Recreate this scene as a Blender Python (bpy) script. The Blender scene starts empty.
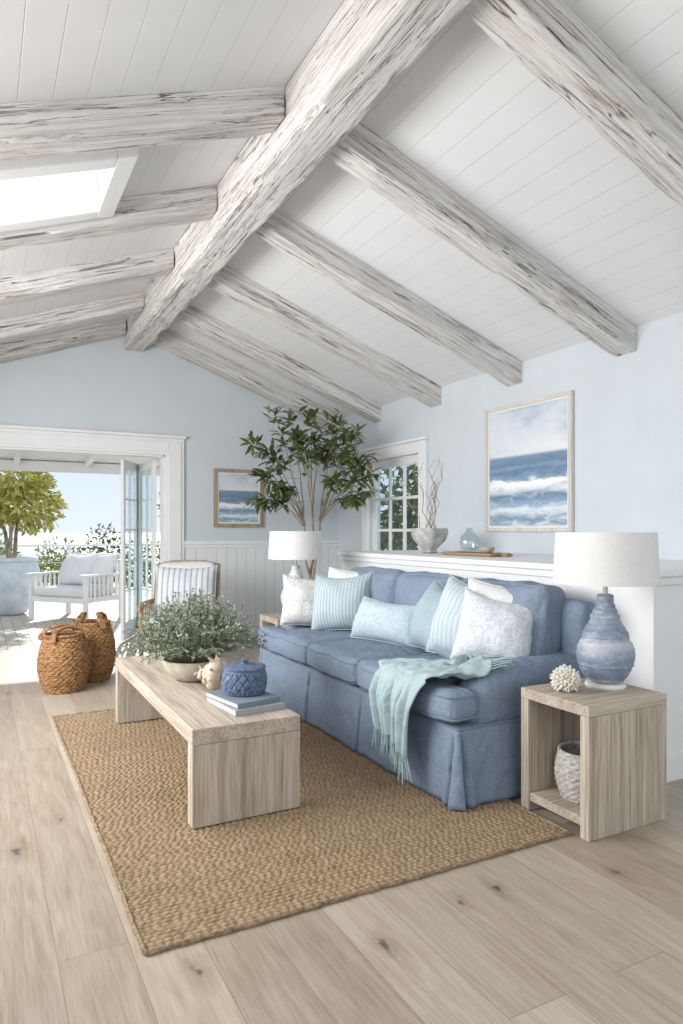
import bpy, bmesh, math, random
from mathutils import Vector, Matrix, Euler, noise
random.seed(7)
SC = bpy.context.scene
C = SC.collection
PI = math.pi
R = math.radians
sin, cos = math.sin, math.cos
U = random.uniform

# ------------------------------------------------------------------ colour / nodes
def lin(c):
    out = []
    for x in c:
        x /= 255.0
        out.append(x/12.92 if x <= .04045 else ((x+.055)/1.055)**2.4)
    return (*out, 1.0)

def newmat(name, rough=.6, metallic=0.0, spec=.4):
    m = bpy.data.materials.new(name); m.use_nodes = True
    nt = m.node_tree; b = nt.nodes['Principled BSDF']
    b.inputs['Roughness'].default_value = rough
    b.inputs['Metallic'].default_value = metallic
    b.inputs['Specular IOR Level'].default_value = spec
    return m, nt, b

def nd(nt, t, **kw):
    n = nt.nodes.new(t)
    for k, v in kw.items(): setattr(n, k, v)
    return n

def coords(nt, scale=(1, 1, 1), out='Object'):
    tc = nd(nt, 'ShaderNodeTexCoord'); mp = nd(nt, 'ShaderNodeMapping')
    mp.inputs['Scale'].default_value = scale
    nt.links.new(tc.outputs[out], mp.inputs['Vector'])
    return mp.outputs['Vector']

def noise_n(nt, vec, scale=1, detail=4, rough=.55, dist=0):
    n = nd(nt, 'ShaderNodeTexNoise')
    n.inputs['Scale'].default_value = scale; n.inputs['Detail'].default_value = detail
    n.inputs['Roughness'].default_value = rough; n.inputs['Distortion'].default_value = dist
    nt.links.new(vec, n.inputs['Vector'])
    return n.outputs['Fac']

def ramp(nt, fac, stops):
    r = nd(nt, 'ShaderNodeValToRGB')
    e = r.color_ramp.elements
    while len(e) < len(stops): e.new(.5)
    for i, (p, c) in enumerate(stops):
        e[i].position = p; e[i].color = lin(c) if len(c) == 3 else c
    nt.links.new(fac, r.inputs['Fac'])
    return r.outputs['Color']

def mix(nt, fac, a, b, mode='MIX'):
    m = nd(nt, 'ShaderNodeMix', data_type='RGBA', blend_type=mode)
    for s, v in ((0, fac), (6, a), (7, b)):
        if isinstance(v, (int, float)): m.inputs[s].default_value = v
        elif isinstance(v, tuple): m.inputs[s].default_value = lin(v) if len(v) == 3 else v
        else: nt.links.new(v, m.inputs[s])
    return m.outputs[2]

def math_n(nt, op, a, b=0.0, c=0.0):
    m = nd(nt, 'ShaderNodeMath', operation=op)
    for i, v in enumerate((a, b, c)):
        if isinstance(v, (int, float)): m.inputs[i].default_value = v
        else: nt.links.new(v, m.inputs[i])
    return m.outputs[0]

def bump(nt, b, h, strength=.3, dist=.01):
    n = nd(nt, 'ShaderNodeBump')
    n.inputs['Strength'].default_value = strength; n.inputs['Distance'].default_value = dist
    nt.links.new(h, n.inputs['Height']); nt.links.new(n.outputs['Normal'], b.inputs['Normal'])

def sep(nt, vec):
    s = nd(nt, 'ShaderNodeSeparateXYZ'); nt.links.new(vec, s.inputs[0]); return s.outputs

def mapped(nt, vec, scale):
    mp = nd(nt, 'ShaderNodeMapping'); mp.inputs['Scale'].default_value = scale
    nt.links.new(vec, mp.inputs['Vector']); return mp.outputs['Vector']

def M_noise(name, c1, c2, sc=(5, 5, 5), rough=.6, bmp=0, detail=4, lo=.35, hi=.65, dist=0, bd=.01, spec=.4):
    m, nt, b = newmat(name, rough, spec=spec)
    f = noise_n(nt, coords(nt, sc), 1, detail, .6, dist)
    nt.links.new(ramp(nt, f, [(lo, c1), (hi, c2)]), b.inputs['Base Color'])
    if bmp: bump(nt, b, f, bmp, bd)
    return m

def M_fabric(name, c1, c2, weave=420, rough=.95, bmp=.3, fold=3.0, crease=0.0, grain=.16):
    m, nt, b = newmat(name, rough, spec=.12)
    v = coords(nt)
    f = noise_n(nt, v, fold, 3)
    fine = noise_n(nt, v, weave, 2, .7)
    mid = noise_n(nt, v, 100, 3, .75)
    big = noise_n(nt, v, 6, 4, .45, 1.0)
    col = ramp(nt, f, [(.3, c1), (.7, c2)])
    dk = tuple(int(x*.80) for x in c1); lt = tuple(min(255, int(x*1.11)) for x in c2)
    col = mix(nt, .35, col, ramp(nt, fine, [(.3, dk), (.7, lt)]))
    col = mix(nt, grain, col, ramp(nt, mid, [(.35, dk), (.65, lt)]))
    nt.links.new(col, b.inputs['Base Color'])
    h = math_n(nt, 'ADD', math_n(nt, 'MULTIPLY', big, 1.2), math_n(nt, 'MULTIPLY', fine, .08))
    if crease:
        cr = noise_n(nt, mapped(nt, v, (5, 3, 2.4)), 1, 2, .45, 1.2)
        cr = math_n(nt, 'ABSOLUTE', math_n(nt, 'SUBTRACT', cr, .5))
        cr = math_n(nt, 'MINIMUM', math_n(nt, 'MULTIPLY', cr, 7), 1.0)
        h = math_n(nt, 'ADD', h, math_n(nt, 'MULTIPLY', cr, crease))
    bump(nt, b, h, bmp, .05)
    return m

def M_stripe(name, base, line, axis, spacing, width, wob=0):
    m, nt, b = newmat(name, .95, spec=.15)
    v = coords(nt); s = sep(nt, v)[axis]
    if wob: s = math_n(nt, 'ADD', s, math_n(nt, 'MULTIPLY', noise_n(nt, v, 9, 2), wob))
    p = math_n(nt, 'PINGPONG', s, spacing/2)
    k = math_n(nt, 'LESS_THAN', p, width/2)
    nt.links.new(mix(nt, k, base, line), b.inputs['Base Color'])
    bump(nt, b, math_n(nt, 'ADD', noise_n(nt, v, 12, 4), math_n(nt, 'MULTIPLY', p, 8)), .25, .025)
    return m

def M_pattern(name, base, line, scale=16, w0=.02, w1=.07, dist=2.0):
    m, nt, b = newmat(name, .92, spec=.2)
    v = coords(nt)
    f = noise_n(nt, v, scale, 3, .5, dist)
    a = math_n(nt, 'ABSOLUTE', math_n(nt, 'SUBTRACT', f, .5))
    nt.links.new(ramp(nt, a, [(w0, line), (w1, base)]), b.inputs['Base Color'])
    bump(nt, b, math_n(nt, 'ADD', noise_n(nt, v, 10, 4), math_n(nt, 'MULTIPLY', noise_n(nt, v, 300, 2), .1)), .2, .025)
    return m

def M_groove(name, col, dark, axis, spacing, width, rough=.55, strength=.6, var=.02):
    m, nt, b = newmat(name, rough)
    v = coords(nt); s = sep(nt, v)[axis]
    p = math_n(nt, 'PINGPONG', s, spacing/2)
    mr = nd(nt, 'ShaderNodeMapRange'); mr.inputs['From Min'].default_value = 0; mr.inputs['From Max'].default_value = width
    nt.links.new(p, mr.inputs['Value'])
    f = noise_n(nt, v, 2.5, 3)
    base = ramp(nt, f, [(.3, tuple(int(c*(1-var)) for c in col)), (.7, col)])
    nt.links.new(mix(nt, mr.outputs['Result'], dark, base), b.inputs['Base Color'])
    bump(nt, b, mr.outputs['Result'], strength, .008)
    return m

def M_wood(name, axis, light, mid, dark, freq=34, rough=.65, bmp=.3):
    m, nt, b = newmat(name, rough, spec=.25)
    sc = [freq]*3; sc[axis] = freq*.04
    f = noise_n(nt, coords(nt, tuple(sc)), 1, 9, .68, .5)
    sc2 = [15.0]*3; sc2[axis] = .35
    g = noise_n(nt, coords(nt, tuple(sc2)), 1, 3, .5, .2)
    sc3 = [120.0]*3; sc3[axis] = 3.5
    h = noise_n(nt, coords(nt, tuple(sc3)), 1, 3, .6)
    col = ramp(nt, f, [(.30, dark), (.45, mid), (.64, light)])
    col = mix(nt, .45, col, ramp(nt, g, [(.36, dark), (.5, mid), (.62, light)]))
    col = mix(nt, .35, col, ramp(nt, h, [(.35, dark), (.6, tuple(min(255, int(c*1.06)) for c in light))]))
    nt.links.new(col, b.inputs['Base Color'])
    bump(nt, b, math_n(nt, 'ADD', f, math_n(nt, 'MULTIPLY', h, .4)), bmp, .006)
    return m

def M_beam(name, axis, slope=0.0):
    m, nt, b = newmat(name, .9, spec=.1)
    tc = nd(nt, 'ShaderNodeTexCoord'); s = sep(nt, tc.outputs['Object'])
    cb = nd(nt, 'ShaderNodeCombineXYZ')
    nt.links.new(s[0], cb.inputs[0]); nt.links.new(s[1], cb.inputs[1])
    nt.links.new(math_n(nt, 'ADD', s[2], math_n(nt, 'MULTIPLY', math_n(nt, 'ABSOLUTE', s[0]), slope)), cb.inputs[2])
    oi = nd(nt, 'ShaderNodeObjectInfo')
    off = nd(nt, 'ShaderNodeVectorMath', operation='ADD'); nt.links.new(cb.outputs[0], off.inputs[0])
    cc = nd(nt, 'ShaderNodeCombineXYZ'); r_ = math_n(nt, 'MULTIPLY', oi.outputs['Random'], 37.0)
    for i in range(3): nt.links.new(r_, cc.inputs[i])
    nt.links.new(cc.outputs[0], off.inputs[1]); V = off.outputs[0]
    def n_(across, along, detail, rough, dist):
        sc = [across]*3; sc[axis] = along
        return noise_n(nt, mapped(nt, V, tuple(sc)), 1, detail, rough, dist)
    f = n_(44, 1.8, 8, .68, .3)
    g = n_(5, 1.2, 7, .68, .6)
    k = n_(15, .5, 5, .54, .45)
    k2 = n_(30, .8, 4, .5, .35)
    col = ramp(nt, f, [(.26, (168, 163, 158)), (.40, (198, 195, 192)), (.52, (215, 213, 211)), (.7, (232, 231, 230))])
    col2 = ramp(nt, f, [(.3, (134, 121, 109)), (.5, (175, 166, 157)), (.7, (208, 203, 198))])
    gm = ramp(nt, g, [(.56, (0, 0, 0)), (.68, (255, 255, 255))])
    col = mix(nt, math_n(nt, 'MULTIPLY', gm, .65), col, col2)
    kk = math_n(nt, 'ABSOLUTE', math_n(nt, 'SUBTRACT', k, .46))
    crack = ramp(nt, kk, [(.0, (0, 0, 0)), (.008, (255, 255, 255))])
    crack = mix(nt, ramp(nt, g, [(.40, (255, 255, 255)), (.50, (0, 0, 0))]), crack, (255, 255, 255))
    kk2 = math_n(nt, 'ABSOLUTE', math_n(nt, 'SUBTRACT', k2, .5))
    crack2 = ramp(nt, kk2, [(.0, (140, 140, 140)), (.009, (255, 255, 255))])
    crack2 = mix(nt, ramp(nt, g, [(.48, (0, 0, 0)), (.56, (255, 255, 255))]), crack2, (255, 255, 255))
    ck = mix(nt, 1.0, crack, crack2, 'MULTIPLY')
    col = mix(nt, ck, (104, 87, 74), col)
    nt.links.new(col, b.inputs['Base Color'])
    h = math_n(nt, 'ADD', math_n(nt, 'ADD', math_n(nt, 'MULTIPLY', f, .7), math_n(nt, 'MULTIPLY', ck, 1.1)), math_n(nt, 'MULTIPLY', g, 1.2))
    bump(nt, b, h, .75, .016)
    return m

def M_floor():
    m, nt, b = newmat('oak_plank_floor', .42, spec=.34)
    tc = nd(nt, 'ShaderNodeTexCoord'); s = sep(nt, tc.outputs['Object'])
    cb = nd(nt, 'ShaderNodeCombineXYZ')
    nt.links.new(s[1], cb.inputs[0]); nt.links.new(s[0], cb.inputs[1])
    br = nd(nt, 'ShaderNodeTexBrick', offset=.37, offset_frequency=2)
    br.inputs['Scale'].default_value = 1; br.inputs['Brick Width'].default_value = 2.3
    br.inputs['Row Height'].default_value = .215; br.inputs['Mortar Size'].default_value = .0014
    br.inputs['Mortar Smooth'].default_value = .2; br.inputs['Bias'].default_value = 0
    br.inputs['Color1'].default_value = (0, 0, 0, 1); br.inputs['Color2'].default_value = (1, 1, 1, 1)
    br.inputs['Mortar'].default_value = (.5, .5, .5, 1)
    nt.links.new(cb.outputs[0], br.inputs['Vector'])
    off = nd(nt, 'ShaderNodeVectorMath', operation='SCALE'); nt.links.new(br.outputs['Color'], off.inputs[0]); off.inputs['Scale'].default_value = 17
    ad = nd(nt, 'ShaderNodeVectorMath', operation='ADD'); nt.links.new(tc.outputs['Object'], ad.inputs[0]); nt.links.new(off.outputs[0], ad.inputs[1])
    P = ad.outputs[0]
    g = noise_n(nt, mapped(nt, P, (40, 2.0, 1)), 1, 9, .68, 1.0)
    g2 = noise_n(nt, mapped(nt, P, (9, 1.2, 1)), 1, 4, .55, 2.2)
    g3 = noise_n(nt, mapped(nt, P, (170, 6, 1)), 1, 3, .6, .2)
    pl = ramp(nt, br.outputs['Color'], [(0, (122, 106, 90)), (.2, (156, 140, 122)), (.42, (164, 153, 139)), (.62, (176, 160, 140)), (.8, (184, 175, 163)), (1, (197, 190, 181))])
    col = mix(nt, .28, pl, ramp(nt, g, [(.3, (110, 95, 80)), (.5, (164, 151, 136)), (.7, (196, 187, 174))]))
    col = mix(nt, .24, col, ramp(nt, g2, [(.3, (124, 107, 90)), (.5, (164, 151, 136)), (.7, (194, 186, 176))]))
    col = mix(nt, .18, col, ramp(nt, g3, [(.3, (92, 80, 68)), (.6, (190, 181, 169))]))
    vo = nd(nt, 'ShaderNodeTexVoronoi', voronoi_dimensions='2D'); vo.inputs['Scale'].default_value = 1
    nz = nd(nt, 'ShaderNodeTexNoise'); nz.inputs['Scale'].default_value = 14
    nt.links.new(tc.outputs['Object'], nz.inputs['Vector'])
    sc = nd(nt, 'ShaderNodeVectorMath', operation='SCALE'); sc.inputs['Scale'].default_value = .16; nt.links.new(nz.outputs['Color'], sc.inputs[0])
    dv = nd(nt, 'ShaderNodeVectorMath', operation='ADD')
    nt.links.new(mapped(nt, tc.outputs['Object'], (2.5, 1.2, 1)), dv.inputs[0]); nt.links.new(sc.outputs[0], dv.inputs[1])
    nt.links.new(dv.outputs[0], vo.inputs['Vector'])
    cs_ = sep(nt, vo.outputs['Color'])
    dd = math_n(nt, 'DIVIDE', vo.outputs['Distance'], math_n(nt, 'ADD', .4, math_n(nt, 'MULTIPLY', cs_[1], 1.0)))
    halo = ramp(nt, dd, [(.02, (255, 255, 255)), (.16, (0, 0, 0))])
    kn = ramp(nt, dd, [(.014, (255, 255, 255)), (.042, (0, 0, 0))])
    pick = math_n(nt, 'GREATER_THAN', cs_[0], .35)
    col = mix(nt, math_n(nt, 'MULTIPLY', math_n(nt, 'MULTIPLY', halo, .4), pick), col, (114, 96, 78))
    col = mix(nt, math_n(nt, 'MULTIPLY', math_n(nt, 'MULTIPLY', kn, .85), pick), col, (72, 71, 80))
    col = mix(nt, math_n(nt, 'MULTIPLY', br.outputs['Fac'], .6), col, (90, 77, 66))
    nt.links.new(col, b.inputs['Base Color'])
    h = math_n(nt, 'SUBTRACT', math_n(nt, 'MULTIPLY', g, .25), br.outputs['Fac'])
    bump(nt, b, h, .25, .004)
    return m

def M_rug():
    m, nt, b = newmat('woven_jute', .97, spec=.05)
    v = coords(nt)
    at = nd(nt, 'ShaderNodeAttribute'); at.attribute_name = 'loop'
    h = at.outputs['Fac']
    f = noise_n(nt, v, 170, 3)
    g = noise_n(nt, v, 2.0, 4)
    k = noise_n(nt, v, 40, 2)
    col = ramp(nt, h, [(.0, (58, 46, 35)), (.35, (118, 98, 77)), (.7, (158, 136, 110)), (1, (188, 167, 141))])
    col = mix(nt, .38, col, ramp(nt, f, [(.3, (94, 77, 59)), (.7, (190, 168, 141))]))
    col = mix(nt, .26, col, ramp(nt, k, [(.35, (108, 89, 68)), (.65, (184, 162, 134))]))
    col = mix(nt, .12, col, ramp(nt, g, [(.35, (128, 108, 85)), (.65, (168, 147, 121))]))
    nt.links.new(col, b.inputs['Base Color'])
    bump(nt, b, math_n(nt, 'ADD', math_n(nt, 'MULTIPLY', f, .5), h), .5, .006)
    return m

def M_sea(name, horizon=.6):
    m, nt, b = newmat(name, .7, spec=.1)
    tc = nd(nt, 'ShaderNodeTexCoord'); G = tc.outputs['Generated']; s = sep(nt, G)
    w = noise_n(nt, mapped(nt, G, (4.5, 1, 20)), 1, 8, .66, .8)
    w2 = noise_n(nt, mapped(nt, G, (2.8, 1, 7)), 1, 6, .62, .8)
    c = noise_n(nt, mapped(nt, G, (1.5, 1, 4.2)), 1, 7, .62, .5)
    z = s[2]
    zz = math_n(nt, 'ADD', z, math_n(nt, 'MULTIPLY', math_n(nt, 'SUBTRACT', w2, .5), .17))
    H = horizon
    sea = ramp(nt, zz, [(0, (158, 174, 190)), (.07, (130, 152, 176)), (.13, (214, 222, 228)), (.17, (150, 172, 193)), (.25, (112, 138, 166)), (.30, (206, 215, 222)), (.34, (236, 238, 239)), (.39, (238, 240, 241)), (.41, (138, 160, 182)), (.46, (104, 130, 158)), (.50, (134, 156, 178)), (.525, (106, 132, 158)), (H, (128, 150, 172))])
    foam = ramp(nt, w, [(.50, (0, 0, 0)), (.64, (255, 255, 255))])
    low = ramp(nt, z, [(.02, (210, 210, 210)), (.34, (170, 170, 170)), (.44, (80, 80, 80)), (.58, (34, 34, 34))])
    sea = mix(nt, mix(nt, 1.0, foam, low, 'MULTIPLY'), sea, (230, 235, 238))
    dk = ramp(nt, w, [(.32, (255, 255, 255)), (.46, (0, 0, 0))])
    sea = mix(nt, math_n(nt, 'MULTIPLY', dk, .35), sea, (92, 118, 148))
    sky = ramp(nt, z, [(H, (204, 211, 218)), (.72, (200, 209, 219)), (.88, (184, 197, 212)), (1, (168, 185, 204))])
    cl = ramp(nt, c, [(.36, (0, 0, 0)), (.66, (255, 255, 255))])
    sky = mix(nt, math_n(nt, 'MULTIPLY', cl, .75), sky, (230, 229, 231))
    cd = ramp(nt, c, [(.28, (255, 255, 255)), (.48, (0, 0, 0))])
    sky = mix(nt, math_n(nt, 'MULTIPLY', cd, .5), sky, (158, 173, 192))
    up = ramp(nt, z, [(H-.012, (0, 0, 0)), (H+.012, (255, 255, 255))])
    nt.links.new(mix(nt, up, sea, sky), b.inputs['Base Color'])
    return m

def M_glass(name, tint=(240, 248, 250), gl=.12):
    m = bpy.data.materials.new(name); m.use_nodes = True
    nt = m.node_tree; nt.nodes.clear()
    o = nd(nt, 'ShaderNodeOutputMaterial'); t = nd(nt, 'ShaderNodeBsdfTransparent'); g = nd(nt, 'ShaderNodeBsdfGlossy'); x = nd(nt, 'ShaderNodeMixShader')
    t.inputs[0].default_value = lin(tint); g.inputs['Roughness'].default_value = .05
    x.inputs[0].default_value = gl
    nt.links.new(t.outputs[0], x.inputs[1]); nt.links.new(g.outputs[0], x.inputs[2]); nt.links.new(x.outputs[0], o.inputs[0])
    return m

def M_opal(name):
    m = bpy.data.materials.new(name); m.use_nodes = True
    nt = m.node_tree; nt.nodes.clear()
    o = nd(nt, 'ShaderNodeOutputMaterial'); t = nd(nt, 'ShaderNodeBsdfTranslucent'); g = nd(nt, 'ShaderNodeBsdfTransparent'); x = nd(nt, 'ShaderNodeMixShader')
    t.inputs[0].default_value = (.98, .99, 1, 1); x.inputs[0].default_value = .78
    nt.links.new(t.outputs[0], x.inputs[1]); nt.links.new(g.outputs[0], x.inputs[2]); nt.links.new(x.outputs[0], o.inputs[0])
    return m

def M_lampblue():
    m, nt, b = newmat('blue_glazed_ceramic', .45, spec=.38)
    v = coords(nt); z = sep(nt, v)[2]
    n = noise_n(nt, coords(nt, (12, 12, 16)), 1, 6, .66, .8)
    n2 = noise_n(nt, coords(nt, (26, 26, 40)), 1, 5, .66, .5)
    n3 = noise_n(nt, v, 60, 3, .6)
    zz = math_n(nt, 'ADD', z, math_n(nt, 'MULTIPLY', math_n(nt, 'SUBTRACT', n, .5), .08))
    col = ramp(nt, math_n(nt, 'MULTIPLY', zz, 2.2), [(.06, (172, 172, 174)), (.12, (124, 135, 155)), (.30, (124, 137, 159)), (.42, (160, 168, 180)), (.49, (184, 187, 192)), (.55, (136, 147, 166)), (.62, (118, 130, 153)), (.74, (150, 158, 173)), (.86, (120, 132, 154)), (.96, (144, 149, 163))])
    col = mix(nt, ramp(nt, n2, [(.52, (0, 0, 0)), (.66, (190, 190, 190))]), col, (188, 190, 195))
    col = mix(nt, ramp(nt, n2, [(.34, (180, 180, 180)), (.46, (0, 0, 0))]), col, (100, 112, 138))
    col = mix(nt, ramp(nt, n3, [(.58, (0, 0, 0)), (.70, (150, 150, 150))]), col, (176, 168, 160))
    nt.links.new(col, b.inputs['Base Color'])
    bump(nt, b, n2, .35, .008)
    return m

def M_flat(name, c, rough=.5, spec=.4, var=.04, sc=6, bmp=.04):
    return M_noise(name, tuple(int(x*(1-var)) for x in c), c, (sc, sc, sc), rough, bmp, spec=spec)

RX, FY, LX = 4.3, 8.25, -1.04
RIDGE, RZ, SL = 1.62, 3.83, .362
zc = lambda x: RZ-SL*abs(x-RIDGE)

M = {}
M['wall'] = M_flat('pale_blue_wall_paint', (204, 211, 217), .8, .15, .015, 3, .02)
M['white'] = M_flat('white_paint', (230, 231, 232), .5, .3, .015, 3, .02)
M['ceil'] = M_groove('white_shiplap', (226, 227, 229), (206, 207, 209), 0, .15, .003, .6, .35)
M['bead'] = M_groove('white_beadboard', (228, 230, 232), (192, 196, 200), 0, .13, .005, .5, .6)
M['beam'] = M_beam('whitewashed_weathered_wood', 0, SL)
M['beamY'] = M_beam('whitewashed_weathered_wood_ridge', 1)
M['floor'] = M_floor()
M['deck'] = M_groove('grey_deck_boards', (190, 186, 180), (120, 114, 108), 0, .14, .006, .7, .6, .08)
M['rug'] = M_rug()
M['rugedge'] = M_noise('jute_edging', (106, 88, 68), (162, 140, 114), (60, 60, 60), .95, .6)
OAK = ((198, 187, 173), (168, 155, 140), (116, 101, 87))
M['oakX'] = M_wood('limed_oak_across', 0, *OAK)
M['oakY'] = M_wood('limed_oak_lengthwise', 1, *OAK)
M['oakZ'] = M_wood('limed_oak_upright', 2, *OAK)
M['sofa'] = M_fabric('denim_blue_linen', (116, 130, 150), (139, 152, 171), bmp=.5, crease=.22, grain=.30)
M['sofa_pipe'] = M_fabric('denim_blue_piping', (106, 120, 139), (126, 139, 158))
M['white_linen'] = M_fabric('white_linen', (214, 216, 217), (230, 231, 231))
M['teal'] = M_fabric('pale_teal_linen', (148, 168, 177), (172, 189, 197))
M['mint'] = M_stripe('pale_striped_linen', (194, 205, 209), (176, 190, 196), 0, .034, .012, .003)
M['stripe'] = M_stripe('striped_aqua_linen', (184, 197, 202), (150, 168, 178), 0, .026, .008, .004)
M['lumbar'] = M_pattern('aqua_figured_linen', (190, 204, 211), (168, 187, 197), 24)
M['paisley'] = M_pattern('white_blue_figured_linen', (222, 224, 226), (196, 205, 214), 15)
M['floral'] = M_pattern('white_taupe_figured_linen', (222, 221, 218), (194, 194, 195), 19)
M['ticking'] = M_stripe('grey_blue_ticking_cloth', (214, 217, 220), (164, 173, 185), 0, .058, .018)
M['throw'] = M_fabric('seafoam_knit', (146, 168, 172), (178, 195, 197), 160, .97, .55, 8)
M['shade'] = M_flat('white_lamp_linen', (222, 221, 219), .9, .1, .02, 40, .05)
M['lampblue'] = M_lampblue()
M['lampwhite'] = M_pattern('white_grey_figured_ceramic', (226, 226, 226), (172, 178, 186), 18)
M['brass'] = M_flat('brushed_nickel', (190, 186, 178), .35, .5); M['brass'].node_tree.nodes['Principled BSDF'].inputs['Metallic'].default_value = .8
M['wicker'] = M_noise('honey_wicker', (100, 70, 42), (184, 140, 96), (30, 30, 70), .75, .6, 4)
M['wicker_grey'] = M_noise('greywash_wicker', (152, 148, 143), (198, 194, 189), (40, 40, 80), .8, .5, 4)
M['bluejar'] = M_noise('blue_textured_ceramic', (66, 82, 108), (108, 123, 147), (50, 50, 50), .6, .4, spec=.3)
M['stonebowl'] = M_noise('cream_stoneware', (172, 163, 146), (202, 193, 177), (16, 16, 16), .6, .2)
M['greybowl'] = M_noise('grey_stone', (152, 152, 148), (198, 196, 190), (14, 14, 14), .7, .4)
M['soil'] = M_noise('dark_soil', (44, 34, 26), (72, 56, 42), (40, 40, 40), .95, .5)
M['sage'] = M_noise('sage_leaves', (110, 122, 106), (170, 178, 160), (22, 22, 22), .75, spec=.2)
M['stemgrn'] = M_flat('green_stem', (118, 122, 96), .7)
M['ficus'] = M_noise('dark_green_leaves', (58, 74, 40), (124, 136, 80), (9, 9, 9), .42)
M['bark'] = M_noise('pale_bark', (110, 98, 84), (168, 154, 136), (20, 20, 6), .85, .4)
M['yleaf'] = M_noise('yellow_green_leaves', (136, 140, 66), (200, 196, 112), (5, 5, 5), .6)
M['gleaf'] = M_noise('hedge_leaves', (112, 128, 78), (170, 178, 118), (3, 3, 3), .6)
M['dleaf'] = M_noise('dark_hedge_leaves', (76, 90, 58), (128, 138, 90), (3, 3, 3), .6)
M['planter'] = M_noise('pale_blue_planter_glaze', (186, 198, 212), (212, 221, 230), (5, 5, 5), .5, .1)
M['shell'] = M_noise('sandy_shell', (182, 166, 142), (216, 204, 186), (30, 30, 30), .6, .3)
M['coral'] = M_noise('white_coral', (216, 209, 196), (232, 228, 219), (60, 60, 60), .8, .3)
M['paper'] = M_groove('book_pages', (206, 202, 194), (176, 170, 162), 2, .004, .001, .8, .3)
M['cover1'] = M_flat('grey_blue_book_cloth', (122, 131, 144), .7, .2)
M['cover2'] = M_flat('pale_grey_book_cloth', (156, 160, 164), .7, .2)
M['frame'] = M_wood('pale_silver_frame', 2, (218, 214, 207), (200, 195, 187), (174, 168, 159), 30)
M['frame2'] = M_wood('brown_picture_frame', 2, (176, 160, 142), (148, 132, 114), (118, 102, 86), 30)
M['liner'] = M_flat('white_liner', (226, 226, 222), .8)
M['sea1'] = M_sea('seascape_canvas', .6)
M['sea2'] = M_sea('small_seascape_canvas', .66)
M['glass'] = M_glass('clear_glass', gl=.06)
M['opal'] = M_opal('opal_skylight_glazing')
M['glass2'] = M_glass('vessel_glass', (246, 250, 250), .10)
M['chairwood'] = M_wood('washed_chair_wood', 2, (190, 170, 146), (164, 142, 118), (124, 102, 82), 30)
M['twig'] = M_flat('pale_twig', (150, 132, 114), .8)
M['board'] = M_wood('walnut_board', 1, (170, 144, 116), (142, 116, 90), (108, 84, 62), 30)
M['seawater'] = M_noise('sea_water', (104, 138, 168), (132, 162, 188), (.05, .01, 1), .3)
M['outcush'] = M_fabric('outdoor_cushion', (210, 216, 224), (232, 235, 239))
M['outblue'] = M_fabric('outdoor_pale_blue_cloth', (212, 219, 228), (228, 233, 240))

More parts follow.
